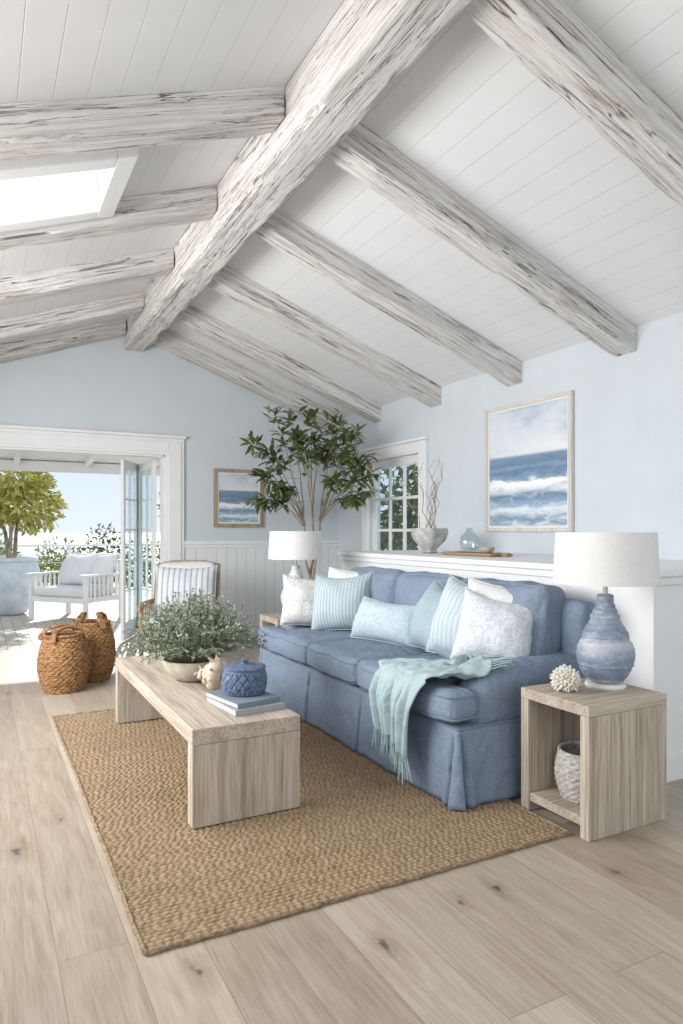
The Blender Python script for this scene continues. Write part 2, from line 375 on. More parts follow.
# ------------------------------------------------------------------ mesh builder
class MB:
    def __init__(s): s.v = []; s.f = []
    def add(s, vs, fs, Mx=None):
        o = len(s.v)
        s.v += [tuple(Mx @ Vector(p)) if Mx else tuple(p) for p in vs]
        s.f += [tuple(i+o for i in f) for f in fs]
        return s
    def box(s, x0, x1, y0, y1, z0, z1, Mx=None):
        vs = [(x0, y0, z0), (x1, y0, z0), (x1, y1, z0), (x0, y1, z0), (x0, y0, z1), (x1, y0, z1), (x1, y1, z1), (x0, y1, z1)]
        return s.add(vs, [(0, 3, 2, 1), (4, 5, 6, 7), (0, 1, 5, 4), (1, 2, 6, 5), (2, 3, 7, 6), (3, 0, 4, 7)], Mx)
    def rbox(s, x0, x1, y0, y1, z0, z1, r, puff=(0, 0, 0), n=10, Mx=None, fn=None):
        c = ((x0+x1)/2, (y0+y1)/2, (z0+z1)/2); h = ((x1-x0)/2, (y1-y0)/2, (z1-z0)/2)
        r = min(r, min(h)*.999)
        ts = [.8*sin(PI/2*(2*i/n-1))+.2*(2*i/n-1) for i in range(n+1)]
        idx = {}; vs = []; fs = []
        def vert(p):
            k = tuple(round(a, 5) for a in p)
            if k in idx: return idx[k]
            q = [p[a]*h[a] for a in range(3)]
            inn = [max(-(h[a]-r), min(h[a]-r, q[a])) for a in range(3)]
            d = Vector([q[a]-inn[a] for a in range(3)]).normalized()*r
            P = [inn[a]+d[a] for a in range(3)]
            for a in range(3):
                b_, c_ = (a+1) % 3, (a+2) % 3
                P[a] += p[a]*puff[a]*(1-p[b_]**2)*(1-p[c_]**2)
            P = [P[a]+c[a] for a in range(3)]
            if fn: P = fn(P)
            idx[k] = len(vs); vs.append(tuple(P)); return idx[k]
        for ax in range(3):
            for sg in (-1, 1):
                for i in range(n):
                    for j in range(n):
                        q = []
                        for di, dj in ((0, 0), (1, 0), (1, 1), (0, 1)):
                            p = [0, 0, 0]; p[ax] = sg; p[(ax+1) % 3] = ts[i+di]; p[(ax+2) % 3] = ts[j+dj]
                            q.append(vert(p))
                        fs.append(tuple(q if sg > 0 else q[::-1]))
        return s.add(vs, fs, Mx)
    def tube(s, pts, r, n=6, closed=False, Mx=None):
        pts = [Vector(p) for p in pts]; m = len(pts)
        rs = r if isinstance(r, (list, tuple)) else [r]*m
        vs = []; fs = []; nrm = None
        for i, p in enumerate(pts):
            a = pts[(i-1) % m] if (closed or i > 0) else p
            b = pts[(i+1) % m] if (closed or i < m-1) else p
            t = (b-a).normalized()
            if nrm is None:
                nrm = t.orthogonal().normalized()
            else:
                nrm = (nrm - t*nrm.dot(t))
                nrm = nrm.normalized() if nrm.length > 1e-6 else t.orthogonal().normalized()
            bi = t.cross(nrm)
            for k in range(n):
                an = 2*PI*k/n
                vs.append(tuple(p+(nrm*cos(an)+bi*sin(an))*rs[i]))
        for i in range(m if closed else m-1):
            for k in range(n):
                a = i*n+k; b = i*n+(k+1) % n; i2 = (i+1) % m
                fs.append((a, b, i2*n+(k+1) % n, i2*n+k))
        if not closed:
            fs.append(tuple(range(n-1, -1, -1))); fs.append(tuple((m-1)*n+k for k in range(n)))
        return s.add(vs, fs, Mx)
    def lathe(s, prof, n=32, c=(0, 0, 0), fn=None, Mx=None, caps=True):
        vs = []; fs = []; m = len(prof)
        for i, (r, z) in enumerate(prof):
            for k in range(n):
                an = 2*PI*k/n
                rr = fn(r, z, an, i) if fn else r
                vs.append((c[0]+rr*cos(an), c[1]+rr*sin(an), c[2]+z))
        for i in range(m-1):
            for k in range(n):
                fs.append((i*n+k, i*n+(k+1) % n, (i+1)*n+(k+1) % n, (i+1)*n+k))
        if caps:
            fs.append(tuple(range(n-1, -1, -1))); fs.append(tuple((m-1)*n+k for k in range(n)))
        return s.add(vs, fs, Mx)
    def sheet(s, g):
        nc = len(g[0]); vs = [p for row in g for p in row]; fs = []
        for i in range(len(g)-1):
            for j in range(nc-1):
                fs.append((i*nc+j, i*nc+j+1, (i+1)*nc+j+1, (i+1)*nc+j))
        return s.add(vs, fs)
    def leaf(s, p, d, L, W, up=None):
        p = Vector(p); d = Vector(d).normalized()
        up = Vector(up) if up else Vector((U(-1, 1), U(-1, 1), U(-.2, 1)))
        sd = d.cross(up)
        if sd.length < 1e-4: sd = d.orthogonal()
        sd.normalize(); n = sd.cross(d)
        md = p+d*L*.45
        return s.add([p, md+sd*W/2+n*W*.15, md-sd*W/2+n*W*.15, p+d*L-n*L*.08, md], [(0, 4, 1), (1, 4, 3), (0, 2, 4), (4, 2, 3)])
    def broadleaf(s, p, d, L, W, up=None):
        """longer leaf with a rounded outline and a drooping tip"""
        p = Vector(p); d = Vector(d).normalized()
        up = Vector(up) if up else Vector((0, 0, 1))
        sd = d.cross(up)
        if sd.length < 1e-4: sd = d.orthogonal()
        sd.normalize(); n = sd.cross(d)
        vs = []
        for f, w in ((0, .02), (.22, .36), (.5, .5), (.78, .33), (1, .01)):
            c = p+d*L*f-n*L*.16*f*f
            vs += [c+sd*W*w+n*W*.12*w*2, c, c-sd*W*w+n*W*.12*w*2]
        fs = []
        for i in range(4):
            for j in range(2): fs.append((i*3+j, i*3+j+1, i*3+j+4, i*3+j+3))
        return s.add(vs, fs)
    def build(s, name, mat, parent=None, smooth=True, ang=40, bevel=0, loc=None, recalc=True, solid=0):
        me = bpy.data.meshes.new(name); me.from_pydata(s.v, [], s.f)
        if recalc:
            bm = bmesh.new(); bm.from_mesh(me); bmesh.ops.recalc_face_normals(bm, faces=bm.faces); bm.to_mesh(me); bm.free()
        me.update()
        if smooth:
            me.shade_smooth(); me.set_sharp_from_angle(angle=R(ang))
        me.materials.append(mat)
        o = bpy.data.objects.new(name, me); C.objects.link(o)
        if parent: o.parent = parent
        if loc: o.location = loc
        if bevel:
            b = o.modifiers.new('bevel', 'BEVEL'); b.width = bevel; b.segments = 2; b.limit_method = 'ANGLE'
        if solid:
            b = o.modifiers.new('solid', 'SOLIDIFY'); b.thickness = solid; b.offset = 0
        return o

def tag(o, label, cat, group=None):
    o['label'] = label; o['category'] = cat
    if group: o['group'] = group
    return o
def root(name, label, cat, loc, rotz=0, group=None, rot=None):
    o = bpy.data.objects.new(name, None); C.objects.link(o)
    o.empty_display_size = .1
    o.location = loc; o.rotation_euler = rot or (0, 0, rotz)
    return tag(o, label, cat, group)
def struct(o):
    o['kind'] = 'structure'; return o

def prism(mb, x0, x1, y0, y1, lo, hi):
    a = [(x0, y0, lo(x0)), (x1, y0, lo(x1)), (x1, y1, lo(x1)), (x0, y1, lo(x0))]
    b = [(x0, y0, hi(x0)), (x1, y0, hi(x1)), (x1, y1, hi(x1)), (x0, y1, hi(x0))]
    mb.add(a+b, [(0, 3, 2, 1), (4, 5, 6, 7), (0, 1, 5, 4), (1, 2, 6, 5), (2, 3, 7, 6), (3, 0, 4, 7)])

struct(MB().box(LX-.1, RX+.15, -1.2, FY+.15, -.02, 0).build('floor', M['floor'], smooth=False))
struct(MB().box(-9, 12, -9, 17, -.4, -.022).build('deck', M['deck'], smooth=False))
cb = MB(); up = lambda x: zc(x)+.12
prism(cb, RIDGE, RX+.3, -1.2, FY+.15, zc, up)
SX0, SX1, SY0, SY1 = -.5, .66, 3.94, 4.53
hx0, hx1, hy0, hy1 = SX0-.05, SX1+.05, SY0-.05, SY1+.05
prism(cb, hx1, RIDGE, -1.2, FY+.15, zc, up); prism(cb, LX-.4, hx0, -1.2, FY+.15, zc, up)
prism(cb, hx0, hx1, -1.2, hy0, zc, up); prism(cb, hx0, hx1, hy1, FY+.15, zc, up)
struct(cb.build('ceiling', M['ceil'], smooth=False))
# skylight: a thick frame hanging below the boards
sk = MB(); lo_ = lambda x: zc(x)-.125; hi_ = lambda x: zc(x)+.13
t = .11
prism(sk, SX0-t, SX0, SY0-t, SY1+t, lo_, hi_); prism(sk, SX1, SX1+t, SY0-t, SY1+t, lo_, hi_)
prism(sk, SX0, SX1, SY0-t, SY0, lo_, hi_); prism(sk, SX0, SX1, SY1, SY1+t, lo_, hi_)
w1 = struct(sk.build('window_1', M['white'], smooth=False, bevel=.006))
g = [[(SX0+.002, SY0+.002, zc(SX0)-.10), (SX1-.002, SY0+.002, zc(SX1)-.10)], [(SX0+.002, SY1-.002, zc(SX0)-.10), (SX1-.002, SY1-.002, zc(SX1)-.10)]]
MB().sheet(g).build('pane', M['opal'], w1, smooth=False)

# far wall
DX0, DX1, DH = -.62, 1.967, 2.25
wb = MB(); zero = lambda x: 0; dh = lambda x: DH
prism(wb, LX, DX0, FY, FY+.15, zero, zc); prism(wb, DX0, RIDGE, FY, FY+.15, dh, zc); prism(wb, RIDGE, DX1, FY, FY+.15, dh, zc); prism(wb, DX1, RX, FY, FY+.15, zero, zc)
struct(wb.build('wall_far', M['wall'], smooth=False))
OY0, OY1, OH = 6.25, 7.36, 2.2
wr = MB()
for y0, y1, z0 in ((-1.2, OY0, 0), (OY0, OY1, OH), (OY1, FY+.15, 0)):
    prism(wr, RX, RX+.15, y0, y1, lambda x, z0=z0: z0, zc)
struct(wr.build('wall_right', M['wall'], smooth=False))
HX, HY0, HY1, HZ = 3.15, 2.42, 5.95, 1.14
struct(MB().box(HX, RX, HY0, HY1, 0, HZ-.04).build('wall_ledge', M['white'], smooth=False))
cap = MB().box(HX-.035, RX, HY0-.035, HY1+.035, HZ-.04, HZ)
cap.box(HX-.018, HX, HY0-.018, HY1+.018, HZ-.085, HZ-.04); cap.box(HX, RX, HY0-.018, HY0, HZ-.085, HZ-.04)
struct(cap.build('trim_1', M['white'], smooth=False, bevel=.006))
bb = MB().box(HX-.016, HX, HY0-.016, HY1, 0, .14).box(HX, RX, HY0-.016, HY0, 0, .14)
struct(bb.build('baseboard_ledge', M['white'], smooth=False, bevel=.004))
struct(MB().box(2.19, RX, FY-.02, FY, .14, 1.17).build('trim_2', M['bead'], smooth=False))
struct(MB().box(2.19, RX, FY-.045, FY, 1.17, 1.215).box(2.19, RX, FY-.03, FY, 1.13, 1.17).build('trim_3', M['white'], smooth=False, bevel=.005))
struct(MB().box(2.19, RX, FY-.03, FY, 0, .14).build('baseboard_far', M['white'], smooth=False, bevel=.005))
struct(MB().box(RX-.025, RX, OY1+.15, FY-.03, 0, .14).box(RX-.025, RX, HY1, OY0-.15, 0, .14).build('baseboard_right', M['white'], smooth=False, bevel=.005))
cs = MB().box(DX1, 2.19, FY-.04, FY, 0, DH+.2).box(DX0-.2, DX1, FY-.04, FY, DH, DH+.2).box(DX0-.2, DX0, FY-.04, FY, 0, DH)
cs.box(DX1+.03, 2.15, FY-.055, FY-.04, 0, DH+.16).box(DX0-.17, DX1+.03, FY-.055, FY-.04, DH+.03, DH+.16).box(DX0-.24, 2.21, FY-.07, FY, DH+.2, DH+.235)
struct(cs.build('trim_4', M['white'], smooth=False, bevel=.006))
jb = MB().box(DX1-.02, DX1, FY, FY+.18, 0, DH).box(DX0, DX1, FY, FY+.18, DH-.02, DH).box(DX0, DX0+.02, FY, FY+.18, 0, DH-.02)
struct(jb.build('trim_5', M['white'], smooth=False))
cs = MB().box(RX-.04, RX, OY0-.14, OY0, 0, OH+.13).box(RX-.04, RX, OY1, OY1+.14, 0, OH+.13).box(RX-.04, RX, OY0, OY1, OH, OH+.13)
cs.box(RX-.07, RX, OY0-.17, OY1+.17, OH+.13, OH+.165)
struct(cs.build('trim_6', M['white'], smooth=False, bevel=.006))

def glazed_leaf(name, w, h, cols, rows, loc, rotz, fm, mm, mw=.011):
    b = MB(); st = .085; bt = .22
    b.box(0, st, -.02, .02, 0, h).box(w-st, w, -.02, .02, 0, h).box(st, w-st, -.02, .02, 0, bt).box(st, w-st, -.02, .02, h-.1, h)
    o = struct(b.build(name, fm, smooth=False, bevel=.004)); o.location = loc; o.rotation_euler = (0, 0, rotz)
    mu = MB()
    for i in range(1, cols):
        x = st+(w-2*st)*i/cols; mu.box(x-mw, x+mw, -.014, .014, bt, h-.1)
    for j in range(1, rows):
        z = bt+(h-.1-bt)*j/rows; mu.box(st, w-st, -.013, .013, z-mw, z+mw)
    mu.build('muntins', mm, o, smooth=False)
    MB().box(st, w-st, -.003, .003, bt, h-.1).build('pane', M['glass'], o, smooth=False)
    hd = MB().tube([(w-.045, -.02, .98), (w-.045, -.06, .98), (w-.14, -.06, .98)], .009, 8)
    hd.build('handle', M['brass'], o)
    return o
glazed_leaf('door_1', .66, DH-.04, 2, 5, (1.90, FY+.24, .0), R(95), M['white'], M['white'])
glazed_leaf('door_2', .66, DH-.04, 2, 5, (1.815, FY+.92, .0), R(-116), M['white'], M['white'])
glazed_leaf('door_3', (OY1-OY0), OH, 3, 5, (RX+.05, OY0, 0), R(90), M['white'], M['white'], .017)

# ------------------------------------------------------------------ beams
def beam_mesh(L, w, h, slope, n=160, amp=.014):
    prof = []
    k = 8; e = .012
    ts = [0, e/w]+[i/(k-1) for i in range(1, k-1)]+[1-e/w]
    for i, f in enumerate(ts): prof.append((w*f, -h+(.004 if i == 0 else 0)))
    us = [0, e/h]+[i/(k-1) for i in range(1, k-1)]
    for i, f in enumerate(us): prof.append((w, -h+h*f+(.004 if i == 0 else 0)))
    prof.append((w, 0)); prof.append((0, 0))
    for i in range(1, k-1): prof.append((0, -h*i/(k-1)))
    prof.append((0, -h+e))
    sd = U(0, 90); g = []
    m = len(prof)
    for i in range(n+1):
        x = L*i/n; row = []
        wave = .6*noise.noise(Vector((x*.8+sd, 5, 1)))
        for (y, z) in prof:
            a = noise.noise(Vector((x*1.1+sd, y*6, z*6)))*.55+noise.noise(Vector((x*4+sd, y*22, z*22)))*.5+noise.noise(Vector((x*12+sd, y*36, z*36)))*.3+wave
            d = amp*max(0, a*.6+.5)
            if z > -.001: d = 0
            cy = w/2
            corner = 1
            if abs(y-cy) > w*.44 and z < -h*.88:
                corner = 1+6.5*max(0, noise.noise(Vector((x*2.6+sd, 3 if y > cy else 8, 9)))-.06)
            yy = y-(1 if y > cy else -1)*d*corner if abs(y-cy) > w*.44 else y
            zz = z+d*corner if z < -h*.88 else z
            row.append((x, yy, zz-slope*x))
        g.append(row)
    mb = MB(); vs = [p for r_ in g for p in r_]; fs = []
    for i in range(n):
        for j in range(m):
            fs.append((i*m+j, i*m+(j+1) % m, (i+1)*m+(j+1) % m, (i+1)*m+j))
    fs.append(tuple(range(m))); fs.append(tuple(n*m+j for j in range(m)))
    return mb.add(vs, fs)

BW, BD = .21, .195
RB0, RB1, RBB = 1.475, 1.735, 3.445
RT = min(zc(RB0), zc(RB1))-.004
rm = beam_mesh(FY+1.2, RB1-RB0, RT-RBB, 0, 320, .020)
rm.v = [(-y, x, z) for (x, y, z) in rm.v]
o = rm.build('ridge_beam', M['beamY'], ang=30); o.location = (RB1, -1.2, RT)
tag(o, 'thick whitewashed ridge beam running the length of the ceiling', 'beam')
YS = [2.14, 3.44, 4.65, 5.86, 7.07, 8.03]
ordw = ['nearest the camera', 'second from the camera', 'third from the camera', 'fourth from the camera', 'fifth from the camera', 'flush against the far wall']
for i, y in enumerate(YS):
    o = beam_mesh(RX-RB1-.004, BW, BD, SL).build('ceiling_rafter', M['beam'], ang=30)
    o.location = (RB1+.002, y, zc(RB1)-.002)
    tag(o, 'whitewashed timber rafter on the right roof slope, '+ordw[i], 'beam', 'right slope rafters')
ordl = ['in front of the skylight', 'just behind the skylight', 'third from the camera', 'fourth from the camera', 'flush against the far wall']
for i, y in enumerate(YS[1:]):
    mb = beam_mesh(RB0-LX+.2, BW, BD-.02, SL); mb.v = [(-x, yy, z) for (x, yy, z) in mb.v]
    o = mb.build('ceiling_rafter', M['beam'], ang=30)
    o.location = (RB0-.002, y, zc(RB0)-.002)
    tag(o, 'whitewashed timber rafter on the left roof slope, '+ordl[i], 'beam', 'left slope rafters')

# ------------------------------------------------------------------ rug, real woven loops
RGX0, RGX1, RGY0, RGY1, RGT = .465, 2.31, 2.20, 5.3, .015
rr = root('jute_rug', 'large woven natural jute rug under the coffee table and sofa', 'rug', ((RGX0+RGX1)/2, (RGY0+RGY1)/2, 0))
st_ = .0058; nx = int((RGX1-RGX0)/st_); ny = int((RGY1-RGY0)/st_)
lx, ly = .031, .0225
pts = []; hs = []
for j in range(ny+1):
    for i in range(nx+1):
        x = RGX0+(RGX1-RGX0)*i/nx; y = RGY0+(RGY1-RGY0)*j/ny
        wx = x+.010*noise.noise(Vector((x*16, y*16, 1))); wy = y+.005*noise.noise(Vector((x*9, y*9, 7)))
        row = math.floor(wy/ly)
        a = abs(sin(PI*wy/ly)); b_ = abs(sin(PI*(wx/lx+.5*(row % 2)+.17*sin(row*2.3)+.1*sin(row*5.1))))
        h = (a**.55)*(.2+.8*b_**.55)*(.84+.26*noise.noise(Vector((x*34, y*34, 3))))
        h = max(0, min(1, h))
        ex = .006*noise.noise(Vector((x*3, y*3, 1))); ey = .006*noise.noise(Vector((x*3, y*3, 7)))
        pts.append((x+ex-rr.location.x, y+ey-rr.location.y, RGT-.011*(1-h))); hs.append(h)
g = MB(); nc = nx+1
g.add(pts, [(j*nc+i, j*nc+i+1, (j+1)*nc+i+1, (j+1)*nc+i) for j in range(ny) for i in range(nx)])
fo = g.build('rug_field', M['rug'], rr, ang=80, recalc=False)
at = fo.data.attributes.new('loop', 'FLOAT', 'POINT'); at.data.foreach_set('value', hs)
P_ = lambda i, j: pts[j*nc+i]
edge = [P_(i, 0) for i in range(0, nx, 4)]+[P_(nx, j) for j in range(0, ny, 4)]+[P_(i, ny) for i in range(nx, 0, -4)]+[P_(0, j) for j in range(ny, 0, -4)]
MB().tube([(x, y, .0075+.0012*sin(k*1.7)) for k, (x, y, z) in enumerate(edge)], [.0088+.0018*sin(k*1.3) for k in range(len(edge))], 6, True).build('rug_binding', M['rugedge'], rr)

# ------------------------------------------------------------------ coffee table
CT = (1.1, 3.975, RGT); TZ = .444
ct = root('coffee_table', 'long limed oak waterfall coffee table standing on the jute rug', 'table', CT)
hw, hl, th = .265, .975, .075
MB().box(-hw, hw, -hl, hl, TZ-th, TZ).build('tabletop', M['oakY'], ct, smooth=False, bevel=.006)
for s in (-1, 1):
    y0, y1 = (-hl, -hl+th) if s < 0 else (hl-th, hl)
    MB().box(-hw, hw, y0, y1, 0, TZ-th).build('leg', M['oakZ'], ct, smooth=False, bevel=.004)
TT = RGT+TZ

def side_table(loc, label, h):
    t = root('side_table', label, 'table', loc)
    a, b, k = .255, .21, .05
    MB().box(-a, a, -b, b, h-k, h).build('tabletop', M['oakX'], t, smooth=False, bevel=.004)
    for s in (-1, 1):
        y0, y1 = (-b, -b+k) if s < 0 else (b-k, b)
        MB().box(-a, a, y0, y1, 0, h-k).build('side_panel', M['oakZ'], t, smooth=False, bevel=.004)
    MB().box(-a+.01, a-.01, -b+k, b-k, .05, .09).build('shelf', M['oakX'], t, smooth=False, bevel=.003)
    return t
ST = (2.578, 2.315, 0); SH = .587
side_table(ST, 'open limed oak side table at the near end of the sofa', SH)
FT = (2.50, 5.62, 0)
side_table(FT, 'limed oak side table mostly hidden behind the far sofa arm', SH)

# ------------------------------------------------------------------ table lamps
def table_lamp(loc, label, mat):
    t = root('table_lamp', label, 'lamp', loc, 0, 'table lamps beside the sofa')
    MB().lathe([(.0, 0), (.092, 0), (.096, .008), (.092, .02), (.08, .024), (.0, .024)], 40).build('base', M['liner'], t)
    pr = [(.066, .024), (.084, .034), (.108, .065), (.128, .11), (.136, .155), (.131, .195), (.116, .225), (.105, .24), (.110, .25), (.100, .275), (.082, .305), (.068, .328), (.072, .338), (.060, .36), (.047, .39), (.040, .41), (.038, .43), (.042, .442), (.03, .45), (.0, .452)]
    fine = []
    for i in range(len(pr)-1):
        for q in range(4):
            f = q/4; fine.append((pr[i][0]+(pr[i+1][0]-pr[i][0])*f, pr[i][1]+(pr[i+1][1]-pr[i][1])*f))
    fine.append(pr[-1])
    def fn(r, z, a, i): return r*(1+.012*sin(a*3+z*20))+(.0022*sin(z*240) if r > .038 else 0)
    MB().lathe(fine, 44, fn=fn).build('body', mat, t)
    MB().lathe([(.012, .45), (.012, .55), (.02, .555), (.02, .60), (.0, .60)], 12).build('stem', M['brass'], t)
    s = MB(); z0, z1 = .505, .752
    s.lathe([(.246, z0), (.232, z1), (.230, z1), (.243, z0), (.246, z0)], 56, caps=False)
    sh_ = s.build('lamp_shade', M['shade'], t)
    sp = MB()
    for k in range(3):
        a = 2*PI*k/3; sp.tube([(0, 0, z1-.03), (.231*cos(a), .231*sin(a), z1-.02)], .003, 5)
    sp.tube([(0, 0, .59), (0, 0, z1-.02)], .004, 6)
    sp.build('spider', M['brass'], sh_)
    return t
table_lamp((2.70, 2.345, SH), 'blue ceramic table lamp with white drum shade on the near side table', M['lampblue'])
table_lamp((FT[0], FT[1]-.02, SH), 'white figured table lamp behind the far end of the sofa', M['lampwhite'])

# ------------------------------------------------------------------ sofa
SY0_, SY1_ = 2.63, 5.25
so = root('sofa', 'long blue linen slipcovered sofa with rolled arms and skirt', 'sofa', (2.5, 3.94, RGT))
ox, oy = 2.5, 3.94
def W(x0, x1, y0, y1): return (x0-ox, x1-ox, y0-oy, y1-oy)
MB().rbox(*W(2.04, 3.02, SY0_+.03, SY1_-.03), .04, .385, .03, n=8).build('base', M['sofa'], so)
per = []
x0, x1, y0, y1 = 2.03, 3.03, SY0_+.01, SY1_-.01
def seg(a, b, nrm):
    L = (Vector(b)-Vector(a)).length; n = int(L/.010)
    return [(a[0]+(b[0]-a[0])*i/n, a[1]+(b[1]-a[1])*i/n, nrm) for i in range(n+1)]
per = seg((x1, y0), (x0, y0), (0, -1))+seg((x0, y0), (x0, y1), (-1, 0))+seg((x0, y1), (x1, y1), (0, 1))
pleats = [(x0+.03, y0), (x0, y0+.03), (x0, 3.58), (x0, 4.30), (x0, y1-.03), (x0+.03, y1), (2.55, y0)]
g = []
for k in range(17):
    f = k/16; z = .372*(1-f)+.004*f; row = []
    for (x, y, nm) in per:
        d = .003+.025*f+.016*f*noise.noise(Vector((x*4.5, y*4.5, 2)))+.008*f*noise.noise(Vector((x*13, y*13, 5)))+.004*noise.noise(Vector((x*9, y*9, f*4)))
        for (px, py) in pleats:
            q = math.hypot(x-px, y-py)
            d -= .048*math.exp(-(q/.011)**2)*min(1, f*3)
            d += .014*f*math.exp(-((q-.035)/.02)**2)
        row.append((x+nm[0]*d-ox, y+nm[1]*d-oy, z))
    g.append(row)
MB().sheet(g).build('skirt', M['sofa'], so, ang=80, solid=.006)
MB().tube([(x+nm[0]*.004-ox, y+nm[1]*.004-oy, .374) for (x, y, nm) in per], .006, 6).build('welt', M['sofa_pipe'], so)
def armfn(sg):
    def fn(P):
        x, y, z = P
        z += .010*noise.noise(Vector((x*5, y*5, z*4)))+.005*noise.noise(Vector((x*14, y*14, z*12)))
        if z > .45: P[1] += sg*.02*(z-.45)/.25
        t_ = max(0, (2.50-ox-x)/.34)
        if z > .4: z -= .075*min(1, t_)**2
        return [x, P[1], z]
    return fn
for sg, a, b in ((-1, 2.66, 2.89), (1, 4.99, 5.22)):
    MB().rbox(*W(2.15, 3.0, a, b), .25, .655, .105, (0.015, .0, 0), 18, fn=armfn(sg)).build('arm', M['sofa'], so)
def tilt(x, z, a): return Matrix.Translation((x, 0, z)) @ Matrix.Rotation(a, 4, 'Y') @ Matrix.Translation((-x, 0, -z))
def crease(seed, a=.006):
    def fn(P):
        n = noise.noise(Vector((P[0]*4+seed, P[1]*4, P[2]*3)))*a+noise.noise(Vector((P[0]*11+seed, P[1]*11, P[2]*9)))*a*.5
        return [P[0]+n, P[1]+n*.5, P[2]+n]
    return fn
MB().rbox(*W(2.88, 3.05, SY0_+.03, SY1_-.03), .25, .94, .06, (0, 0, .006), 18, fn=crease(77, .009)).build('back', M['sofa'], so)
SC0, SC1 = .385, .553
def sag(cf, ym, xm, dz=.012):
    def fn(P):
        q = cf(P)
        if P[2] > .5: q[2] -= dz*math.exp(-((P[1]-ym)/.16)**2-((P[0]-xm)/.18)**2)
        return q
    return fn
for i, (a, b) in enumerate(((2.905, 3.585), (3.59, 4.29), (4.295, 4.975))):
    cf0 = crease(i*9, .012)
    cf = sag(cf0, (a+b)/2-oy, 2.38-ox)
    m = MB().rbox(*W(1.985, 2.84, a, b), SC0, SC1, .045, (.014, 0, .024), 24, fn=cf)
    if i == 0: m.rbox(*W(1.985, 2.17, 2.645, 3.25), SC0+.004, SC1-.004, .05, (.010, .006, .010), 16, fn=cf)
    if i == 2: m.rbox(*W(1.985, 2.17, 4.6, 5.235), SC0+.004, SC1-.004, .05, (.010, .006, .010), 16, fn=cf)
    cu = m.build('seat_cushion', M['sofa'], so)
    ya = 2.645 if i == 0 else a; yb = 5.235 if i == 2 else b
    def arc(cx, cy, r0, a0, a1): return [(cx+r0*cos(a0+(a1-a0)*k/5), cy+r0*sin(a0+(a1-a0)*k/5)) for k in range(6)]
    rr0 = .045
    for zz in (SC0+.03, SC1-.03):
        path = [(2.16, ya)]+arc(1.985+rr0, ya+rr0, rr0, -PI/2, -PI)
        nseg = 22
        path += [(1.985, ya+rr0+(yb-ya-2*rr0)*k/nseg) for k in range(1, nseg)]
        path += arc(1.985+rr0, yb-rr0, rr0, PI, PI/2)+[(2.16, yb)]
        p3 = []
        for (px, py) in path:
            bulge = .014*max(0, 1-((py-(ya+yb)/2)/((yb-ya)/2))**2)*.5 if px < 1.99 else 0
            p3.append(cf0([px-bulge+.004-ox, py-oy, zz]))
        MB().tube(p3, .0065, 6).build('piping', M['sofa_pipe'], cu)
for i, (a, b) in enumerate(((2.80, 3.58), (3.59, 4.29), (4.30, 5.05))):
    Mx = tilt(2.78-ox, .55, R(9))
    MB().rbox(*W(2.66, 2.875, a, b), .56, 1.02, .06, (.075, .006, .014), 24, Mx=Mx, fn=crease(30+i*7, .022)).build('back_cushion', M['sofa'], so)
SEAT = RGT+SC1+.016

# ------------------------------------------------------------------ pillows
def pillow(w, h, t, mat, loc, yaw, tiltb, label, pipe=None, roll=0, group='throw pillows on the sofa', name='throw_pillow', slouch=.02):
    n = 20; seed = U(0, 50)
    def P(u, v, s):
        x = w/2*u*(1-.07*(1-v*v)*abs(u)**3)
        z = h/2*v*(1-.07*(1-u*u)*abs(v)**3)
        k = max(0, (1-abs(u)**2.7)*(1-abs(v)**2.7))**.55
        y = s*t/2*k*(1-.15*v)+.016*noise.noise(Vector((u*2.2+seed, v*2.2, s)))*k+.009*noise.noise(Vector((u*5+seed, v*5, s)))*k
        y += slouch*(v*v-.4)
        z -= slouch*.9*(1-u*u)*max(0, v)
        return (x, y, z+h/2)
    us = [sin(PI/2*(2*i/n-1))*.55+(2*i/n-1)*.45 for i in range(n+1)]
    mb = MB()
    mb.sheet([[P(u, v, -1) for u in us] for v in us]); mb.sheet([[P(u, v, 1) for u in us] for v in us])
    o = mb.build(name, mat)
    bm = bmesh.new(); bm.from_mesh(o.data); bmesh.ops.remove_doubles(bm, verts=bm.verts, dist=1e-5); bmesh.ops.recalc_face_normals(bm, faces=bm.faces); bm.to_mesh(o.data); bm.free()
    o.data.shade_smooth()
    ed = [P(u, -1, 1) for u in us]+[P(1, v, 1) for v in us[1:]]+[P(u, 1, 1) for u in us[::-1][1:]]+[P(-1, v, 1) for v in us[::-1][1:-1]]
    MB().tube(ed, .0045, 6, True).build('piping', pipe or mat, o)
    o.location = loc; o.rotation_euler = (-tiltb, roll, yaw)
    return tag(o, label, 'pillow', group)
PZ = SEAT
pillow(.41, .41, .18, M['floral'], (2.29, 4.93, PZ), R(-18), R(16), 'white pillow with taupe figured print against the far sofa arm', roll=R(5))
pillow(.47, .45, .18, M['white_linen'], (2.61, 4.84, PZ+.02), R(-58), R(14), 'plain white pillow behind the striped one at the far end')
pillow(.48, .48, .22, M['stripe'], (2.42, 4.60, PZ), R(-46), R(24), 'pale aqua striped square pillow near the far sofa arm', roll=R(-4), slouch=.04)
pillow(.58, .31, .20, M['lumbar'], (2.42, 3.99, PZ), R(-70), R(26), 'long low aqua figured lumbar pillow in the sofa middle', roll=R(2))
pillow(.47, .46, .22, M['teal'], (2.46, 3.48, PZ), R(-86), R(22), 'plain teal blue square pillow right beside the lumbar pillow', roll=R(8), slouch=.04)
pillow(.50, .50, .22, M['mint'], (2.49, 3.23, PZ), R(-70), R(22), 'pale faintly striped pillow between the teal and the white ones', roll=R(7), slouch=.04)
pillow(.46, .46, .18, M['white_linen'], (2.63, 3.06, PZ+.015), R(-54), R(12), 'plain white pillow tucked behind the figured pillow near the lamp', roll=R(5))
